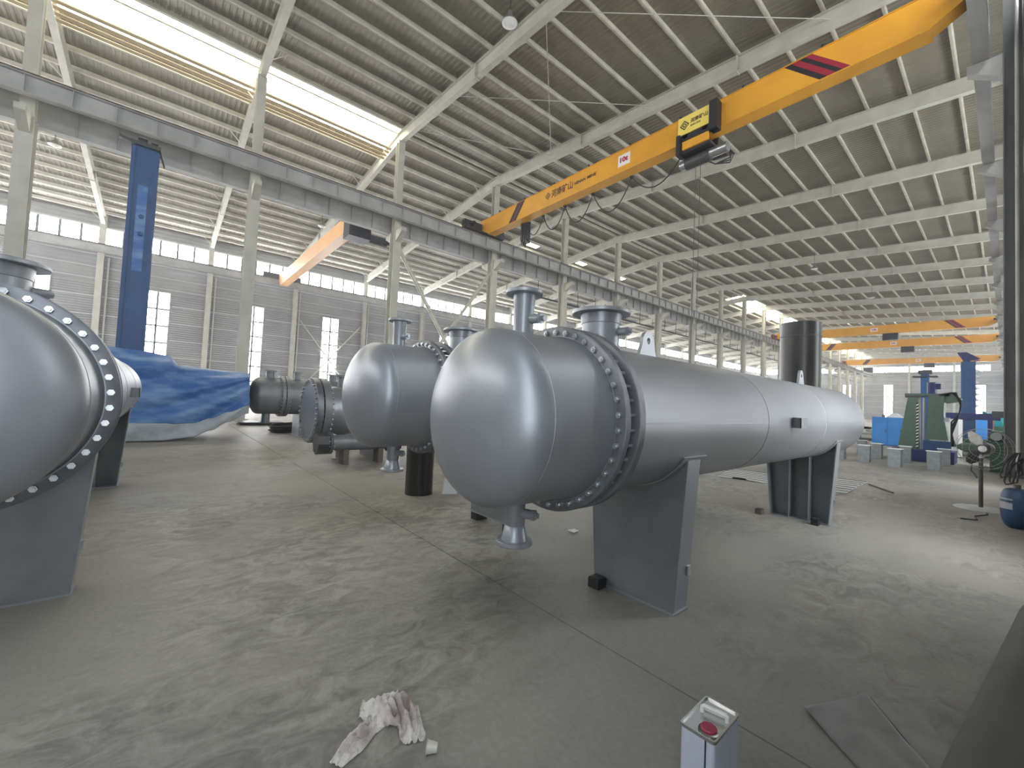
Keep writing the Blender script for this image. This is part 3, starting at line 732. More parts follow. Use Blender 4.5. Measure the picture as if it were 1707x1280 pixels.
    # saddles: web on the outer side, ribs toward the middle
    for s0, s1, web in ((3.88, 4.15, 3.895), (9.29, 9.56, 9.545)):
        sd = thing_part('saddle', V)
        zt = 1.50; hb_, htp = 0.475, 0.585
        n = 20; arc = []
        for i in range(n + 1):
            x = htp - 2 * htp * i / n; arc.append((x, VZ - math.sqrt((VR + 0.012) ** 2 - x * x)))
        poly = [(-hb_, 0.02), (hb_, 0.02)] + arc
        G().prism(poly, lambda a, b, c: (a, c, b), web - 0.007, web + 0.007).build('web_plate', 'silver_dull', sd)
        G().box(-0.49, 0.49, s0, s1, 0, 0.02).build('base_plate', 'silver', sd)
        for sg in (-1, 1):
            G().prism([(sg * hb_, 0.02), (sg * (hb_ - 0.016), 0.02), (sg * (htp - 0.016), zt), (sg * htp, zt)], lambda a, b, c: (a, c, b), s0 + .02, s1 - .012).build('side_plate', 'silver', sd)
            xr = sg * 0.16; ztr = VZ - math.sqrt((VR + .012) ** 2 - xr * xr)
            ra, rb = (web + .007, s1 - .02) if web < (s0 + s1) / 2 else (s0 + .02, web - .007)
            G().box(xr - 0.007, xr + 0.007, ra, rb, 0.02, ztr).build('rib', 'silver', sd)
        G().lathe([(VR, s0 - 0.09), (VR + 0.014, s0 - 0.09), (VR + 0.014, s1 + 0.09), (VR, s1 + 0.09)], 40, 'y', o, closed=True, a0=-PI / 2 - 1.06, a1=-PI / 2 + 1.06).build('wear_pad', 'silver', sd, True)
        G().box(0.49, 0.525, s1 - 0.09, s1 - 0.03, 0.36, 0.45).build('grounding_lug', 'zinc', sd)
    return V
def thing_part(name, parent):
    o = bpy.data.objects.new(name, None); C.objects.link(o); o.parent = parent; o.empty_display_size = 0.1; return o
def plate_with_hole(poly, hole, th):
    # strip between outline and hole, resampled to the same count
    n = 32
    def resample(P):
        P = P + [P[0]]; L_ = [0]
        for i in range(len(P) - 1): L_.append(L_[-1] + math.hypot(P[i + 1][0] - P[i][0], P[i + 1][1] - P[i][1]))
        out = []
        for k in range(n):
            t = L_[-1] * k / n
            for i in range(len(P) - 1):
                if L_[i] <= t <= L_[i + 1]:
                    f = (t - L_[i]) / max(1e-9, L_[i + 1] - L_[i]); out.append((P[i][0] + f * (P[i + 1][0] - P[i][0]), P[i][1] + f * (P[i + 1][1] - P[i][1]))); break
        return out
    # ray from hole centre so that rings line up
    cx = sum(p[0] for p in hole) / len(hole); cy = sum(p[1] for p in hole) / len(hole); r = math.hypot(hole[0][0] - cx, hole[0][1] - cy)
    O = resample(poly); H = []
    for p in O:
        a = math.atan2(p[1] - cy, p[0] - cx); H.append((cx + r * math.cos(a), cy + r * math.sin(a)))
    vs = []
    for t in (-th / 2, th / 2): vs += [(t, a, b) for a, b in O] + [(t, a, b) for a, b in H]
    fs = []
    for i in range(n):
        j = (i + 1) % n
        fs += [(i, j, n + j, n + i), (2 * n + i, 3 * n + i, 3 * n + j, 2 * n + j), (i, 2 * n + i, 2 * n + j, j), (n + i, n + j, 3 * n + j, 3 * n + i)]
    return vs, fs
GV = 'large silver heat exchangers'
vessel('large silver heat exchanger in the middle foreground, nearest and seen along its right side', (-2.55, 0, 0), 0, GV)
vessel('silver heat exchanger behind the front one, mostly hidden by its dished head', (-5.30, 0.19, 0.13), 0, GV)
vessel('silver heat exchanger cut off by the left edge of the picture', (-1.75, -1.01, 0), PI / 2, GV)

# timber and black blocks at the saddles
def block(x0, x1, y0, y1, z0, z1, label, mt='black', group='blocks at the saddle feet'):
    t = thing('support_block', label, 'block', ((x0 + x1) / 2, (y0 + y1) / 2, z0), 0, group)
    a, b, c = (x1 - x0) / 2, (y1 - y0) / 2, z1 - z0
    G().box(-a, a, -b, b, 0, c * 0.9).build('body', mt, t); G().box(-a * .92, a * .92, -b * .92, b * .92, c * 0.9, c).build('top_pad', 'rubber', t)
    return t
block(-2.98, -2.84, 3.72, 3.86, 0, 0.11, 'black block against the near saddle of the front exchanger')
block(-2.30, -2.19, 9.12, 9.25, 0, 0.12, 'black block at the right end of the far saddle of the front exchanger')
block(-3.20, -3.09, 9.05, 9.2, 0, 0.10, 'grey-brown block left of the far saddle of the front exchanger', 'wood_dark')
for x, lb in ((-5.72, 'left'), (-4.88, 'right')):
    block(x - 0.08, x + 0.08, 4.10, 4.32, 0, 0.13, 'black block under the near saddle of the second exchanger, %s end' % lb)
    block(x - 0.08, x + 0.08, 9.50, 9.74, 0, 0.13, 'black block under the far saddle of the second exchanger, %s end' % lb)

# ------------------------------------------------------------------ smaller exchangers further back on the left
def bolts_ring(V, x, z, s, r, n, l0, l1, rs=0.018, rn=0.034, tn=0.03):
    me = bolt_mesh(l0, l1, rs, rn, tn)
    for i in range(n):
        a = 2 * PI * (i + .5) / n
        put('bolt', me, V, (x + r * math.cos(a), s, z + r * math.sin(a)))
A = thing('heat_exchanger', 'grey exchanger far left beside the blue tarpaulin, with domed end', 'heat exchanger', (-20.75, 2.85, 0))
ra, za = 0.79, 1.74
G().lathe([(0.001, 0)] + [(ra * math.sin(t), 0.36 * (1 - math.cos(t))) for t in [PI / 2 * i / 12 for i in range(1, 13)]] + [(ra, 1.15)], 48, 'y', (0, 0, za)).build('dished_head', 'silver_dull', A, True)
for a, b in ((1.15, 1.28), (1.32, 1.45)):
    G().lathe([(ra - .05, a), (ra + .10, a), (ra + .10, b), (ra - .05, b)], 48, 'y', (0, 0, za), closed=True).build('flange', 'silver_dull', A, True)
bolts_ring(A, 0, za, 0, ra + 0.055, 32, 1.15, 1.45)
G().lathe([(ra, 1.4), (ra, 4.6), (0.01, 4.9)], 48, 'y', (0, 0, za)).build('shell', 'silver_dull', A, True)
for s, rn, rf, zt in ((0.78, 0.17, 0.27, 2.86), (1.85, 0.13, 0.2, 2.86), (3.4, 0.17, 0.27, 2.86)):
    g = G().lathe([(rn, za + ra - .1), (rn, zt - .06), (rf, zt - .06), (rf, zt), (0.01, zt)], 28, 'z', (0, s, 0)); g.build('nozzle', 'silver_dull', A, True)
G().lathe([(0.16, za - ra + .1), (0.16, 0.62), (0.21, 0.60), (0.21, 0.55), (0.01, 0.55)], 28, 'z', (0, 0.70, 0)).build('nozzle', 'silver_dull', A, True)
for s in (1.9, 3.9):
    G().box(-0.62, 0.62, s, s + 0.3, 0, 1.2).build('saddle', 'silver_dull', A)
    G().box(-0.68, 0.68, s - .05, s + 0.35, 0, 0.03).build('base_plate', 'silver', A)
B = thing('heat_exchanger', 'exchanger closed by a big flat bolted cover, behind the second silver exchanger', 'heat exchanger', (-13.4, 3.4, 0))
rb, zb_ = 0.73, 1.45
G().lathe([(0.001, 0), (0.96, 0), (0.97, 0.01), (0.97, 0.16), (0.96, 0.17), (0.001, 0.17)], 64, 'y', (0, 0, zb_)).build('blind_cover', 'silver_flange', B, True)
G().lathe([(rb, 0.20), (0.97, 0.20), (0.97, 0.40), (rb, 0.40)], 64, 'y', (0, 0, zb_), closed=True).build('flange', 'silver_dull', B, True)
bolts_ring(B, 0, zb_, 0, 0.90, 36, 0.0, 0.40, 0.022, 0.04, 0.05)
G().lathe([(rb, 0.38), (rb, 5.2), (0.01, 5.55)], 64, 'y', (0, 0, zb_)).build('shell', 'silver', B, True)
G().lathe([(0.15, zb_ + rb - .05), (0.15, 2.50), (0.24, 2.50), (0.24, 2.56), (0.01, 2.56)], 28, 'z', (0, 0.95, 0)).build('nozzle', 'silver_dull', B, True)
nb = G().lathe([(0.13, zb_ - rb + .05), (0.13, 0.50), (0.15, 0.45), (0.22, 0.38), (0.34, 0.37), (0.34, 0.32), (0.01, 0.32)], 32, 'z', (0, 0.97, 0)).build('nozzle', 'silver', B, True)
G().cyl((0.1, 0.97, 0.60), (0.26, 0.90, 0.60), 0.075, 14).build('coupling_boss', 'zinc', nb, True)
for s in (1.8, 4.4):
    G().box(-0.55, 0.55, s, s + 0.25, 0, 0.85).build('saddle', 'silver_dull', B)
st = thing('pipe_stub', 'short flanged pipe stub standing below the big bolted cover exchanger', 'pipe', (-13.05, 4.27, 0))
G().lathe([(0.21, 0), (0.21, 0.035), (0.12, 0.04), (0.12, 0.30), (0.01, 0.30)], 24, 'z').build('pipe', 'silver_dull', st, True)
D = thing('small_exchanger', 'small dark exchanger with octagonal end cover lying low under the bolted cover', 'heat exchanger', (-12.1, 3.30, 0))
G().cyl((0, 0, 0.60), (0, 0.30, 0.60), 0.30, 8).build('end_cover', 'dark_steel', D)
G().lathe([(0.2, 0.32), (0.30, 0.32), (0.30, 0.40), (0.2, 0.40)], 24, 'y', (0, 0, 0.60), closed=True).build('flange', 'gap_dark', D, True)
G().cyl((0, 0.38, 0.60), (0, 2.0, 0.60), 0.22, 28).build('shell', 'silver_dull', D, True)
G().cyl((0, 2.0, 0.58), (0, 2.4, 0.58), 0.27, 8).build('rear_cover', 'dark_steel', D)
bolts_ring(D, 0, 0.60, 0, 0.26, 12, 0.30, 0.40, 0.012, 0.024, 0.02)
for s in (0.7, 1.7): G().box(-0.18, 0.18, s, s + 0.15, 0, 0.42).build('cradle', 'wood_dark', D)

# black upright pipe between the exchangers and the white bits behind
t = thing('pipe_offcut', 'short black steel pipe standing upright behind the front exchanger head', 'pipe', (-7.85, 4.2, 0))
G().lathe([(0.27, 0), (0.28, 0), (0.28, 0.98), (0.27, 0.98), (0.26, 0.0)], 40, 'z').build('pipe_wall', 'black_roll', t, True)
G().lathe([(0.262, 0.93), (0.287, 0.93), (0.287, 0.985), (0.262, 0.985)], 40, 'z', closed=True).build('cut_edge', 'dark_steel', t, True)
t = thing('scrap_plate', 'small pale scrap plate leaning beside the short black pipe', 'plate', (-7.5, 4.72, 0))
G().prism([(-.14, 0), (.14, 0), (.11, .3), (-.1, .34)], lambda a, b, c: (a * .5 + c, a, b), 0, 0.02).build('plate', 'stool_top', t)

# coiled hoses / clutter by the far-left exchanger
t = thing('cable_heap', 'heap of dark welding cables on the floor under the far left exchanger', 'cables', (-22.3, 5.2, 0))
for i in range(9):
    pts = []
    for k in range(26):
        a = 2 * PI * k / 25 + i; rr = 0.75 + 0.22 * noise.noise((i * 3.1, k * .2, 0)); pts.append((rr * .7 * math.cos(a), rr * 1.5 * math.sin(a), 0.05 + 0.045 * i + 0.06 * noise.noise((k * .3, i, 2))))
    G().tube(pts, 0.035, 6).build('cable', 'rubber' if i % 3 else 'wood_dark', t)
t = thing('steel_plate', 'flat dark steel plate on blocks on the floor behind the far left exchanger', 'plate', (-27.5, 4.4, 0))
G().box(-0.8, 0.8, -1.1, 1.1, 0.12, 0.17).build('plate', 'dark_steel', t)
for a in (-.5, .5): G().box(a - .06, a + .06, -1.0, 1.0, 0, 0.12).build('bearer', 'wood_dark', t)

# ------------------------------------------------------------------ blue tarpaulin over a long load
def lerp_tab(tab, y):
    if y <= tab[0][0]: return tab[0][1]
    for (a, va), (b, vb) in zip(tab, tab[1:]):
        if y <= b: 
            s = (y - a) / (b - a); s = s * s * (3 - 2 * s); return va + (vb - va) * s
    return tab[-1][1]
T_top = [(-7, 2.9), (-4, 3.15), (-1.70, 3.27), (-0.70, 3.215), (0.13, 3.11), (0.52, 2.70), (1.05, 2.65), (2.70, 2.64)]
T_bot = [(-7, 0.03), (-0.5, 0.03), (-0.02, 0.04), (0.98, 0.16), (1.50, 0.39), (2.04, 0.70), (2.70, 1.03)]
tp = thing('tarpaulin', 'creased blue tarpaulin draped over a long load by the left wall', 'tarpaulin', (-20.0, -1.7, 0))
def tarp_pt(y, v):
    zt, zb2 = lerp_tab(T_top, y), lerp_tab(T_bot, y)
    if v < 0.6:
        s = v / 0.6; x = -19.15 - 0.45 * s ** 1.6 - 0.30 * max(0, s - .85) / .15; z = zb2 + (zt - zb2) * (1 - (1 - s) ** 1.12)
    elif v < 0.75:
        s = (v - .6) / .15; x = -19.90 - 2.0 * s; z = zt + .05 * math.sin(PI * s)
    else:
        s = (v - .75) / .25; x = -21.90 - 0.2 * s; z = zt + (zb2 + 0.05 - zt) * s
    # swags: folds fanning down to the left from the high right-hand corner
    an = math.atan2(3.0 - z, 4.2 - y)
    rr = math.hypot(3.0 - z, 4.2 - y)
    n1 = noise.noise((an * 2.0, rr * .25, 1)); n2 = noise.noise((an * 9, rr * .35, 4))
    f = 0.14 * math.sin(an * 26 + 3.0 * n1) * (0.35 + 1.1 * abs(noise.noise((rr * .45, an * 3, 6)))) + 0.12 * n2 + 0.03 * noise.noise((y * 3, z * 5, 3))
    if v < 0.6: x += f * min(1, .25 + 2.5 * math.sin(PI * min(1, v / .6 * .9 + .1)))
    elif v < 0.75: z += 0.3 * f
    return (x + 20.0, y + 1.7, max(0.02, z))
nu, nv, SK = 170, 100, 12
Yt = lambda i: -7 + 9.70 * i / (nu - 1)
o = G().grid(lambda i, j: tarp_pt(Yt(i), (j + SK) / (nv + SK - 1)), nu, nv).build('sheet', 'tarp', tp, True, fix=False)
sol = o.modifiers.new('thick', 'SOLIDIFY'); sol.thickness = 0.010; sol.offset = -1
o = G().grid(lambda i, j: tarp_pt(Yt(i), j / (nv + SK - 1)), nu, SK + 1).build('pale_hem', 'tarp_grey', tp, True, fix=False)
sol = o.modifiers.new('thick', 'SOLIDIFY'); sol.thickness = 0.010; sol.offset = -1
# ------------------------------------------------------------------ blue welding manipulator mast
t = thing('welding_manipulator', 'tall blue steel manipulator mast rising behind the tarpaulin', 'machine', (-22.9, -1.04, 0)); t.scale = (1.208, 1.208, 1.167)
G().box(-0.26, 0.26, -0.28, 0.28, 0.3, 10.0).build('mast', 'blue_machine', t)
for s in (-1, 1):
    G().box(0.26, 0.30, s * 0.30 - 0.05, s * 0.30 + 0.05, 0.3, 9.9).build('guide_rail', 'blue_machine', t)
    G().box(-0.30, -0.26, s * 0.30 - 0.05, s * 0.30 + 0.05, 0.3, 9.9).build('guide_rail', 'blue_machine', t)
G().box(0.262, 0.275, -0.13, 0.13, 5.6, 8.6).build('rack_plate', 'tarp', t)
for z in (6.9, 7.5): G().cyl((0.27, 0.02, z), (0.33, 0.02, z), 0.07, 10).build('bolt_boss', 'blue_machine', t)
G().box(-0.36, 0.36, -0.38, 0.38, 9.95, 10.08).build('cap_plate', 'dark_steel', t)
G().cyl((0.0, -0.22, 10.22), (0.0, 0.02, 10.22), 0.15, 16).build('sheave', 'black', t)
G().cyl((0.0, 0.12, 10.2), (0.0, 0.30, 10.2), 0.13, 16).build('sheave', 'black', t)
G().bar((0, -0.3, 10.12), (0, -0.68, 10.2), 0.14, 0.1).build('bracket', 'dark_steel', t)
G().bar((0.1, 0.36, 10.0), (0.1, 0.50, 9.5), 0.06, 0.05).build('limit_arm', 'dark_steel', t)
G().box(-0.36, 0.34, -0.8, 0.8, 0, 0.3).build('carriage', 'navy', t)

# ------------------------------------------------------------------ big black cylinder standing on end
t = thing('rolled_shell', 'tall black rolled-steel shell standing on end behind the front exchanger', 'steel shell', (-4.5, 16.4, 0))
R_ = 0.585
for z0, z1 in ((0, 2.35), (2.36, 4.55), (4.56, 5.02)):
    G().lathe([(R_, z0), (R_, z1), (R_ - 0.02, z1), (R_ - 0.02, z0)], 64, 'z', closed=True).build('shell_course', 'black_roll', t, True)
G().lathe([(R_ - .002, 4.535), (R_ + .006, 4.545), (R_ + .006, 4.57), (R_ - .002, 4.58)], 64, 'z').build('weld_seam', 'dark_steel', t, True)
G().lathe([(R_ - .002, 2.335), (R_ + .006, 2.345), (R_ + .006, 2.37), (R_ - .002, 2.38)], 64, 'z').build('weld_seam', 'dark_steel', t, True)

# ------------------------------------------------------------------ floor mats behind the front exchanger
def floor_mat(poly, label, lines):
    cx = sum(p[0] for p in poly) / len(poly); cy = sum(p[1] for p in poly) / len(poly)
    t = thing('floor_mat', label, 'mat', (cx, cy, 0))
    p0, p1, p2, p3 = [Vector((a - cx, b - cy, 0)) for a, b in poly]
    n1, n2 = 26, 26
    def P(i, j):
        u, v = i / (n1 - 1), j / (n2 - 1)
        q = (p0 * (1 - u) + p1 * u) * (1 - v) + (p3 * (1 - u) + p2 * u) * v
        return (q.x, q.y, 0.014 + 0.012 * abs(noise.noise((q.x * 2, q.y * 1.5, 3))) + (0.04 * max(0, .12 - v) / .12 if 0.3 < u < .6 else 0))
    o = G().grid(P, n1, n2).build('cloth', 'mat_cloth', t, True, fix=False); o.modifiers.new('thick', 'SOLIDIFY').thickness = 0.008
    for k in range(lines):
        v = (k + .6) / lines
        a = p0 * (1 - v) + p3 * v; b = p1 * (1 - v) + p2 * v
        G().bar((a.x, a.y, 0.034), (b.x, b.y, 0.034), 0.035, 0.012).build('batten', 'mat_line', t)
floor_mat([(-3.65, 13.3), (-2.66, 13.55), (-2.75, 16.6), (-3.9, 16.4)], 'pale ribbed mat on the floor right of the far saddle', 7)
floor_mat([(-5.6, 12.9), (-4.3, 13.1), (-4.5, 15.3), (-6.2, 15.1)], 'pale ribbed mat on the floor left of the far saddle', 6)
tag(G().cyl((-2.62, 16.0, 0.02), (-1.95, 14.9, 0.02), 0.02, 8).build('steel_rod', 'dark_steel'), 'thin dark rod on the floor beside the right-hand mat', 'rod')

# ------------------------------------------------------------------ steel stools (H-section stubs)
stool = thing('steel_stool', 'x', 'stool', (0, 0, 0), 0, 'grey steel stools on the floor')
put('flange', G().box(-0.19, 0.19, -0.19, -0.17, 0, 0.72).mesh('flange', 'stool_grey'), stool); put('flange', G().box(-0.19, 0.19, 0.17, 0.19, 0, 0.72).mesh('flange', 'stool_grey'), stool)
put('web', G().box(-0.01, 0.01, -0.17, 0.17, 0, 0.72).mesh('web', 'stool_grey'), stool)
put('top_plate', G().box(-0.22, 0.22, -0.22, 0.22, 0.72, 0.74).mesh('top_plate', 'stool_top'), stool)
spots = [(-1.90, 23.7, 'front right, nearest the fan'), (-1.78, 26.1, 'just behind the one nearest the fan'), (-2.96, 23.1, 'in the front row, middle'), (-2.98, 25.8, 'in the back row, in front of the navy machine base'),
         (-4.06, 23.8, 'in the front row, left of the middle'), (-4.03, 26.3, 'in front of the blue cabinet'), (-4.95, 28.4, 'at the far left, farthest back'), (-4.95, 23.9, 'half hidden behind the front exchanger end')]
for i, (x, y, lb) in enumerate(spots):
    o = stool if i == 0 else copy_tree(stool)
    o.location = (x, y, 0); o.rotation_euler = (0, 0, 0.08 * math.sin(i * 2.3)); o['label'] = 'grey steel stool, ' + lb

# ------------------------------------------------------------------ far machines
t = thing('blue_cabinet', 'bright blue three-door steel cabinet behind the stools', 'cabinet', (-5.4, 39.3, 0))
G().box(-0.9, 1.5, 0, 0.9, 0.05, 2.0).build('body', 'blue_cabinet', t)
for a, b in ((-0.88, -0.08), (-0.05, 0.72), (0.75, 1.48)): 
    d_ = G().box(a, b, -0.03, 0, 0.1, 1.97).build('door', 'blue_cabinet', t)
    G().box(b - .10, b - .07, -0.06, -0.03, 0.95, 1.15).build('handle', 'dark_steel', d_)
G().box(-0.9, 1.5, 0.02, 0.88, 0, 0.05).build('plinth', 'navy', t)
tag(G().prism([(-.5, 0), (.45, 0), (.1, .28), (-.15, .3)], lambda a, b, c: (a - 5.1, 39.5 + c, 2.0 + b), 0, .5).build('paper_stack', 'paper'), 'pale folded sheet lying on top of the blue cabinet', 'sheet')

t = thing('press_machine', 'green twin-column press on a navy base behind the stools', 'machine', (-2.6, 27.8, 0))
G().box(-1.05, 1.05, -0.55, 1.3, 0, 0.55).build('base', 'navy', t)
G().prism([(-0.85, 0.55), (-0.12, 0.55), (-0.14, 3.0), (-0.50, 3.0)], lambda a, b, c: (a, c, b), -0.3, 0.7).build('column', 'green_machine', t)
G().prism([(0.14, 1.05), (0.86, 1.05), (0.70, 2.2), (0.72, 3.08), (0.20, 3.08)], lambda a, b, c: (a, c, b), -0.3, 0.7).build('column', 'green_machine', t)
hz = thing_part('hazard_strip', t)
G().box(-0.20, -0.12, -0.335, -0.30, 0.6, 2.75).build('strip', 'black', hz)
for k in range(14):
    z = 0.65 + k * .15; G().prism([(-0.20, z), (-0.12, z + .05), (-0.12, z + .11), (-0.20, z + .06)], lambda a, b, c: (a, c, b), -0.345, -0.335).build('hazard_mark', 'stool_top', hz)
G().box(0.05, 0.95, -0.55, -0.2, 0.56, 1.02).build('oil_tank', 'blue_machine', t)
G().box(-0.62, 0.9, -0.2, 0.6, 3.08, 3.2).build('crosshead', 'green_machine', t)
G().box(-0.6, -0.1, -0.25, 0.3, 3.0, 3.1).build('cap', 'dark_steel', t)
m_ = G().cyl((0.28, 0.2, 3.2), (0.28, 0.2, 3.75), 0.17, 16).build('motor', 'navy', t, True)
G().box(0.36, 0.58, 0.1, 0.3, 3.42, 3.68).build('terminal_box', 'navy', m_)
G().prism([(0.62, 3.2), (1.0, 3.2), (1.25, 3.0), (1.25, 2.85), (0.8, 2.75), (0.62, 2.9)], lambda a, b, c: (a, c, b), -0.2, 0.3).build('side_head', 'green_machine', t)
G().box(0.0, 0.07, -0.25, 0.2, 0.6, 3.0).build('screw', 'zinc', t)
for k in range(4):
    G().tube([(0.55, -0.25, 3.15), (0.95 + .05 * k, -0.3, 3.25), (1.25, -0.3, 2.9 - .1 * k), (1.2, -0.3, 2.3), (0.95, -0.3, 1.9 - .2 * k), (0.95 + .05 * k, -0.35, 0.8)], 0.03, 6).build('hose', 'rubber', t)
G().box(0.72, 0.9, -0.35, -0.1, 1.9, 2.1).build('valve_block', 'zinc', t)
t = thing('welding_manipulator', 'thin blue mast standing behind the green press', 'machine', (-3.0, 33.0, 0))
G().box(-0.17, 0.17, -0.2, 0.2, 0.2, 4.55).build('mast', 'blue_machine', t); G().box(-0.5, 0.5, -0.6, 0.6, 0, 0.2).build('base', 'navy', t)
G().box(-0.28, 0.28, -0.25, 0.25, 4.55, 4.75).build('cap', 'dark_steel', t); G().box(-0.5, 0.5, -0.3, 0.3, 4.35, 4.42).build('crossbar', 'dark_steel', t)
t = thing('welding_manipulator', 'blue column and boom machine near the end wall on the right', 'machine', (-1.82, 45, 0))
G().box(-0.38, 0.34, -0.35, 0.35, 0.3, 6.3).build('mast', 'blue_machine', t)
G().prism([(-0.6, 7.0), (-.1, 7.0), (0.55, 6.5), (0.1, 6.4), (-.2, 6.0), (-.3, 6.4)], lambda a, b, c: (a, c, b), -.2, .2).build('head', 'navy', t)
for k in range(7): G().prism([(.34, 3.0 + k * .42), (.56, 3.1 + k * .42), (.34, 3.22 + k * .42)], lambda a, b, c: (a, c, b), -.3, .3).build('step', 'stool_top', t)
G().box(-1.4, 1.5, -0.5, 0.5, 2.1, 2.55).build('boom', 'navy', t)
G().box(-0.55, 0.55, -0.8, 0.8, 0, 0.3).build('carriage', 'navy', t)
for x in (-1.2, 0.9): G().box(x, x + .25, -.3, .3, 0.3, 2.1).build('leg', 'navy', t)
G().box(1.1, 1.7, -0.6, 0.3, 2.3, 2.75).build('control_box', 'dark_steel', t)
t = thing('control_cabinet', 'narrow grey control cabinet with pale edge, right of the green press', 'cabinet', (-1.83, 33, 0))
G().box(-0.35, 0.12, -0.2, 0.3, 0.05, 2.05).build('body', 'cabinet_grey', t); G().box(0.12, 0.26, -0.22, 0.3, 0.05, 2.05).build('door', 'white_light', t); G().box(-.3, .2, -.15, .25, 0, .05).build('plinth', 'navy', t)
t = thing('teal_cover', 'teal tarpaulin-covered machine near the end wall, beside the right wall', 'machine', (-0.55, 60, 0))
g = G(); g.grid(lambda i, j: ((-1.0 + 1.7 * i / 19), 1.2 * math.sin(PI * j / 19) * -1 + .4, 1.2 + 1.7 * math.sin(PI * (j + .01) / 19.02) ** .5 * (1 - .25 * (i / 19)) + .12 * noise.noise((i * .4, j * .3, 5))), 20, 20)
o = g.build('cover', 'teal', t, True, fix=False); o.modifiers.new('thick', 'SOLIDIFY').thickness = .03
G().box(-0.95, 0.65, -0.8, 0.8, 0, 1.6).build('body', 'dark_green', t)
t = thing('lathe_bench', 'dark green machine bench against the right wall behind the fan', 'machine', (-0.25, 27.0, 0))
G().box(-0.22, 0.25, -1.5, 1.5, 0, 1.2).build('bed', 'dark_green', t); G().box(-0.2, 0.2, -1.2, 0.2, 1.2, 1.62).build('headstock', 'dark_green', t)
G().box(-0.3, 0.25, 0.4, 0.7, 1.2, 1.45).build('carriage', 'dark_steel', t); G().cyl((-.05, -1.2, 1.42), (-.05, -1.35, 1.42), .16, 14).build('chuck', 'zinc', t)
t = thing('steel_stack', 'stack of grey-green steel lengths on the floor behind the fan', 'steel stack', (-0.75, 36.0, 0))
for k in range(3):
    for i in range(4): G().box(-0.9, 0.95, -1.2 + i * .6, -0.75 + i * .6, 0.1 + k * .3, 0.36 + k * .3).build('bar', 'stool_grey' if k < 2 else 'dark_green', t)
for i in (-1.0, 0.8): G().box(-.9 if i < 0 else .7, -.7 if i < 0 else .9, -1.2, 1.05, 0, .1).build('bearer', 'wood_dark', t)
t = thing('blue_screen', 'blue steel box with rust-red post near the right wall', 'cabinet', (-1.35, 52, 0))
G().box(-0.7, 0.3, -.3, .4, 0, 2.6).build('body', 'blue_cabinet', t); G().box(.35, .62, -.2, .2, 0, 2.5).build('post', 'red_rust', t)
t = thing('machine_parts', 'dark cluttered machine parts on a rack left of the blue cabinet', 'machine', (-8.1, 45.5, 0))
for k in range(9):
    x = random.uniform(-1, .8); z = .25 * (k // 2) + .2; G().box(x, x + random.uniform(.4, .9), -.4, .4, z, z + .18).build('part', random.choice(['dark_green', 'stool_grey', 'dark_steel', 'navy']), t)
G().box(-1.1, 1.6, -.5, .5, 0, .2).build('rack', 'dark_steel', t)
for x in (-1.05, 1.5): G().box(x, x + .08, -.4, .4, .2, 2.2).build('upright', 'dark_green', t)
t = thing('dark_box', 'small dark green box on the floor beyond the end of the front exchanger', 'box', (-5.6, 25.6, 0))
G().prism([(-.45, 0), (.45, 0), (.45, .75), (.2, .75), (-.45, .25)], lambda a, b, c: (a, c, b), -.3, .3).build('body', 'dark_green', t)
G().box(-.48, .48, -.33, .33, 0, .06).build('base', 'dark_steel', t)

# ------------------------------------------------------------------ pedestal fan
t = thing('pedestal_fan', 'large industrial pedestal fan with wire guard and three blades on the right', 'fan', (-0.40, 14.45, 0), math.radians(-14))
G().lathe([(0.001, 0.055), (0.40, 0.03), (0.44, 0.012), (0.44, 0), (0.001, 0)], 40, 'z').build('base', 'mat_cloth', t, True)
G().cyl((0, 0, 0.03), (0, 0, 1.24), 0.038, 14).build('pole', 'dark_steel', t, True)
G().cyl((0, 0, 1.16), (0, 0, 1.30), 0.05, 12).build('collar', 'zinc', t, True)
G().lathe([(0.001, -0.28), (0.09, -0.27), (0.13, -0.20), (0.13, 0.02), (0.10, 0.06), (0.001, 0.07)], 20, 'y', (0.05, 0.18, 1.38)).build('motor', 'dark_steel', t, True)
hub = G().lathe([(0.001, -0.19), (0.08, -0.17), (0.09, -0.09), (0.001, -0.08)], 20, 'y', (0.05, 0.08, 1.38)).build('hub', 'stool_top', t, True)
for k, a in enumerate((math.radians(120), math.radians(180), math.radians(236))):
    g = G(); n = 10
    def BP(i, j, a=a):
        r = 0.07 + 0.36 * i / (n - 1); w_ = (0.045 + 0.07 * math.sin(PI * min(1, i / (n - 1) * 1.05))) * (j / 4 - .5) * 2
        x = r * math.cos(a) - w_ * math.sin(a); z = r * math.sin(a) + w_ * math.cos(a)
        return (0.05 + x, -0.06 + 0.35 * w_, 1.38 + z)
    g.grid(BP, n, 5); o = g.build('blade', ('cabinet_grey', 'green_machine', 'rubber')[k], t, True, fix=False); o.modifiers.new('thick', 'SOLIDIFY').thickness = 0.008
gd = thing_part('guard', t)
for rr, yy in ((0.46, -0.08), (0.46, 0.08), (0.40, -0.16), (0.30, -0.19), (0.18, -0.21)):
    G().tube([(0.05 + rr * math.cos(2 * PI * i / 40), yy - .0, 1.38 + rr * math.sin(2 * PI * i / 40)) for i in range(41)], 0.0042, 5).build('guard_ring', 'lamp_metal', gd)
for i in range(28):
    a = 2 * PI * i / 28; c, s = math.cos(a), math.sin(a)
    G().tube([(0.05 + .05 * c, -0.215, 1.38 + .05 * s), (0.05 + .18 * c, -0.21, 1.38 + .18 * s), (0.05 + .40 * c, -0.16, 1.38 + .40 * s), (0.05 + .46 * c, -0.08, 1.38 + .46 * s), (0.05 + .46 * c, 0.08, 1.38 + .46 * s)], 0.0018, 4).build('guard_wire', 'lamp_metal', gd)
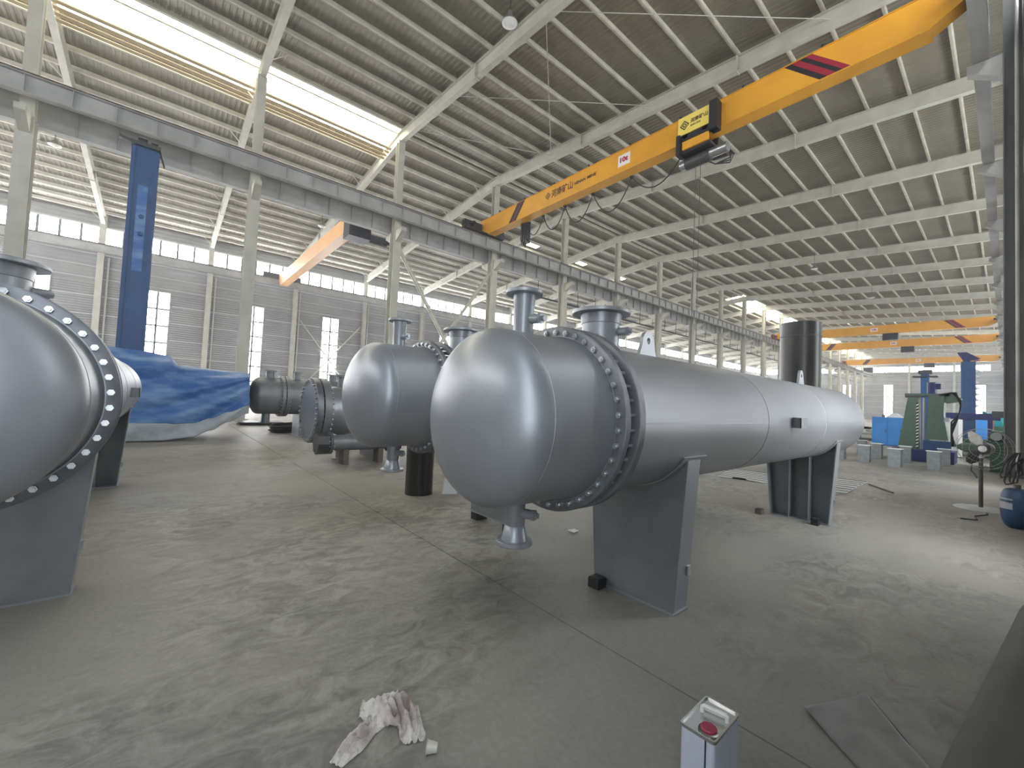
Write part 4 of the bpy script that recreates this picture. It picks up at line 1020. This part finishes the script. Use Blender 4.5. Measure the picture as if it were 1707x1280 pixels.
tag(G().tube([(-0.30, 13.95, .012), (-0.28, 13.7, .012), (-0.45, 13.2, .012), (-0.40, 12.75, .012), (-0.62, 12.6, .012)], 0.012, 6).build('fan_cord', 'rubber'), 'thin black cord trailing on the floor from the fan base', 'cord')
tag(G().tube([(-1.05, 27.0, .6), (-0.98, 26.4, .2), (-0.95, 25, .03), (-0.8, 23.5, .03), (-0.7, 22, .03)], 0.02, 6).build('machine_hose', 'rubber'), 'thin grey hose running across the floor from the green press', 'hose')

# blue drum by the right wall, with cables hung above
t = thing('oil_drum', 'dark blue round-bellied drum with pale worn label by the right wall', 'drum', (0.115, 12.62, 0))
dr = [(0.001, 0), (0.11, 0.0), (0.165, 0.05), (0.205, 0.16), (0.225, 0.32), (0.225, 0.52), (0.21, 0.63), (0.17, 0.72), (0.10, 0.75), (0.001, 0.755)]
G().lathe(dr, 40, 'z').build('body', 'drum_blue', t, True)
G().lathe([(0.226, 0.36), (0.229, 0.36), (0.222, 0.56), (0.217, 0.56)], 16, 'z', closed=True, a0=PI + .2, a1=PI + 1.3).build('label_patch', 'drum_label', t, True)
G().cyl((0, 0, 0.74), (0, 0, 0.82), 0.05, 14).build('bung', 'dark_steel', t)
t = thing('cable_bundle', 'looped black cables hanging on the right wall above the blue drum', 'cables', (0.10, 13.7, 1.05))
for k, (dx, lz, sp) in enumerate(((-0.03, -.30, .05), (-0.16, -.20, .03), (-0.10, -.33, .06), (0.08, -.12, .02))):
    G().tube([(0.12, 0.3, 0.32), (0.04 + dx * .3, 0.1, 0.31), (dx * .7 - .03, -0.1, 0.10), (dx - .05, -0.2, lz + .06), (dx - .03, -0.2, lz), (dx + sp, -0.2, lz + .03), (dx * .5 + sp * 1.5, -0.1, 0.06), (0.12, 0.1, 0.24)], 0.016, 6).build('cable', 'rubber', t)
G().box(0.08, 0.75, 0.02, 0.12, 0.22, 0.34).build('hook_plate', 'dark_steel', t)

# large dark pipe lying along the right wall
t = thing('dark_pipe', 'big dark grey pipe lying by the wall in the bottom right corner', 'pipe', (0.10, 4.0, 0), math.radians(-5.2))
G().lathe([(0.215, -2.3), (0.23, -2.3), (0.23, 2.0), (0.215, 2.0)], 56, 'y', (0, 0, 0.255), closed=True).build('pipe_wall', 'dark_pipe', t, True)
for s in (-1.6, 1.6): G().prism([(-.22, 0), (.22, 0), (.17, .10), (0, .025), (-.17, .10)], lambda a, b, c: (a, c, b), s - .06, s + .06).build('chock', 'wood_dark', t)

# ------------------------------------------------------------------ foreground things
t = thing('paint_can', 'square white-blue paint can with red cap and handle in the foreground', 'can', (-1.03, 2.355, 0), math.radians(1.5))
def rrect(hx, hy, r, n=5):
    out = []
    for cx, cy, a0 in ((hx - r, hy - r, 0), (-hx + r, hy - r, PI / 2), (-hx + r, -hy + r, PI), (hx - r, -hy + r, 1.5 * PI)):
        for i in range(n + 1):
            a = a0 + PI / 2 * i / n; out.append((cx + r * math.cos(a), cy + r * math.sin(a)))
    return out
hx, hy = 0.088, 0.156
G().prism(rrect(hx, hy, 0.018), lambda a, b, c: (a, b, c), 0.0, 0.338).build('body', 'can_paint', t, True)
g = G(); O_, I_ = rrect(hx + .003, hy + .003, .02), rrect(hx - .006, hy - .006, .014); n = len(O_)
vs_ = [(a, b, .336) for a, b in O_] + [(a, b, .352) for a, b in O_] + [(a, b, .352) for a, b in I_] + [(a, b, .342) for a, b in I_]
fs_ = []
for j in range(3): fs_ += [(j * n + i, j * n + (i + 1) % n, (j + 1) * n + (i + 1) % n, (j + 1) * n + i) for i in range(n)]
fs_.append(tuple(range(3 * n, 4 * n)))
g.add(vs_, fs_).build('lid', 'tin', t, True)
G().box(0.040, 0.047, -hy - 0.002, -hy, 0, 0.336).build('body_seam', 'seam_navy', t)
cp = G().lathe([(0.001, 0.366), (0.036, 0.366), (0.040, 0.361), (0.040, 0.343)], 32, 'z', (0.032, -0.092, 0)).build('cap', 'cap_red', t, True)
G().lathe([(0.041, 0.342), (0.050, 0.342), (0.050, 0.350), (0.041, 0.353)], 32, 'z', (0.032, -0.092, 0), closed=True).build('cap_ring', 'tin', cp, True)
G().tube([(-0.052, 0.02, 0.343), (-0.052, 0.021, 0.372), (-0.045, 0.025, 0.378), (0.06, 0.045, 0.378), (0.068, 0.047, 0.370), (0.068, 0.047, 0.343)], 0.011, 8).build('handle', 'handle_plastic', t, True)
G().tube([(-0.05, 0.05, 0.347), (0.06, 0.075, 0.347)], 0.008, 8).build('handle_recess', 'handle_plastic', t, True)

# crumpled rag
def rag():
    path = [(-2.325, 0.835), (-2.375, 0.92), (-2.43, 1.01), (-2.485, 1.10), (-2.53, 1.19), (-2.50, 1.265), (-2.42, 1.285), (-2.33, 1.275), (-2.25, 1.25), (-2.205, 1.235)]
    wid = [0.045, 0.062, 0.070, 0.074, 0.09, 0.095, 0.085, 0.078, 0.072, 0.05]
    hgt = [0.02, 0.04, 0.05, 0.055, 0.10, 0.12, 0.11, 0.09, 0.06, 0.03]
    nu, nv = 90, 36
    cx, cy = -2.45, 1.1
    def samp(L_, s):
        f = s * (len(L_) - 1); i = min(int(f), len(L_) - 2); f -= i
        a, b = L_[i], L_[i + 1]
        return (a[0] + (b[0] - a[0]) * f, a[1] + (b[1] - a[1]) * f) if isinstance(a, tuple) else a + (b - a) * f
    def P(i, j):
        s = i / (nu - 1); v = j / (nv - 1) * 2 - 1
        x, y = samp(path, s); x2, y2 = samp(path, min(1, s + .03)); x1, y1 = samp(path, max(0, s - .03))
        dx, dy = x2 - x1, y2 - y1; L_ = math.hypot(dx, dy); nx, ny = -dy / L_, dx / L_
        w_ = samp(wid, s) * (1 + .22 * noise.noise((s * 7, v, 1.5))); hh = samp(hgt, s)
        fold = 0.5 + 0.5 * math.sin(v * 9 + 5 * noise.noise((s * 5, v * .6, 9)) + s * 5)
        z = hh * (1 - abs(v) ** 2.4) * (0.40 + 0.65 * fold) + 0.028 * noise.noise((s * 16, v * 3, 0)) + .014 * noise.noise((s * 40, v * 8, 2))
        return (x + nx * w_ * v - cx, y + ny * w_ * v - cy, max(0.006 + .004 * (1 + noise.noise((s * 20, v * 5, 1))), z))
    t = thing('rag', 'crumpled dirty white rag lying on the concrete in the foreground', 'rag', (cx, cy, 0))
    o = G().grid(P, nu, nv).build('cloth', 'rag', t, True, fix=False)
    o.modifiers.new('thick', 'SOLIDIFY').thickness = 0.005
    def P2(i, j):
        u, v = i / 21, j / 13
        x = -2.60 + 0.20 * u; y = 1.07 + .20 * u * .9 + .05 * (v - .5)
        x += .055 * (v - .5) * 2 + .02 * noise.noise((u * 4, v * 4, 1)); y -= .055 * (v - .5) * 2 - .015 * noise.noise((u * 5, v * 5, 8))
        return (x - cx, y - cy, 0.02 + .10 * math.sin(PI * min(1, u * .9 + .05)) * (1 - abs(2 * v - 1) ** 2) + .045 * noise.noise((u * 8, v * 4, 4)) + .018 * noise.noise((u * 20, v * 9, 2)))
    o = G().grid(P2, 22, 14).build('fold', 'rag', t, True, fix=False); o.modifiers.new('thick', 'SOLIDIFY').thickness = 0.005
rag()
t = thing('plastic_cup', 'small crushed translucent plastic cup on the floor right of the rag', 'cup', (-2.07, 1.31, 0.032), 4.0)
o = G().lathe([(0.022, 0), (0.024, 0.0), (0.034, 0.055), (0.040, 0.060), (0.032, 0.056), (0.022, 0.003)], 24, 'x', (0, 0, 0)).build('cup_wall', 'cup', t, True)
G().lathe([(0.001, 0.002), (0.022, 0.002)], 24, 'x').build('cup_base', 'cup', t, True)
t = thing('paper_scrap', 'small white paper scrap on the floor under the front exchanger', 'scrap', (-4.37, 5.05, 0))
o = G().grid(lambda i, j: ((i - 3) * .02, (j - 3) * .022, .012 + .03 * abs(noise.noise((i * .5, j * .6, 2)))), 7, 7).build('sheet', 'paper', t, True, fix=False); o.modifiers.new('thick', 'SOLIDIFY').thickness = .003

# thin sheet on the floor, bottom right
t = thing('metal_sheet', 'thin grey sheet lying on the floor in the bottom right foreground', 'sheet', (-0.55, 3.6, 0))
pp = [(-0.885, 3.44), (-0.47, 3.08), (-0.20, 3.32), (-0.655, 3.95)]
def SP(i, j):
    u, v = i / 23, j / 23
    a = [Vector(p) for p in pp]; q = (a[0] * (1 - u) + a[1] * u) * (1 - v) + (a[3] * (1 - u) + a[2] * u) * v
    return (q.x + .55, q.y - 3.6, .010 + .02 * (1 - u) ** 3 + .012 * abs(noise.noise((u * 2, v * 3, 3))) + (.02 * max(0, v - .8) / .2))
o = G().grid(SP, 24, 24).build('plate', 'sheet_metal', t, True, fix=False); o.modifiers.new('thick', 'SOLIDIFY').thickness = .006
pp2 = [(-0.63, 3.98), (-0.24, 3.40), (-0.16, 3.62), (-0.40, 4.12)]
t2 = thing('board_offcut', 'dark narrow offcut board lying beside the grey sheet on the floor', 'board', (-0.38, 3.8, 0))
G().prism([(a + .38, b - 3.8) for a, b in pp2], lambda a, b, c: (a, b, c), .0, .012).build('board', 'sheet_metal', t2)

for o in list(C.objects):
    if o not in hall_objects and o.parent is None:
        o.location = o.location * U; o.scale = o.scale * U

# ------------------------------------------------------------------ hanging bell lamps
def lamp(x, y, z, label):
    t = thing('bell_lamp', label, 'lamp', (x, y, z + DZ), 0, 'bell lamps under the roof')
    G().lathe([(0.06, 0.30), (0.07, 0.18), (0.12, 0.12), (0.22, 0.0), (0.24, -0.06), (0.235, -0.06), (0.20, 0.02), (0.05, 0.12)], 32, 'z').build('shade', 'lamp_metal', t, True)
    G().lathe([(0.001, -0.13), (0.10, -0.115), (0.18, -0.08), (0.235, -0.05)], 32, 'z').build('glass', 'lamp_glass', t, True)
    top = raf_bot(x) + RAF - z
    G().cyl((0, 0, 0.3), (0, 0, top), 0.012, 6).build('cord', 'rubber', t)
lamp(-9.35, 7.15, 13.05, 'bell lamp hanging at the top middle of the picture')
lamp(-28.9, -4.5, 13.1, 'bell lamp hanging at the far left, left of the blue mast')
lamp(-29.2, 7.5, 13.0, 'bell lamp hanging behind the left-bay crane hoist')
lamp(-9.4, 37.2, 13.0, 'small bell lamp hanging mid-hall beyond the near crane')
lamp(-8.0, 49.2, 12.9, 'tiny bell lamp hanging far down the hall')
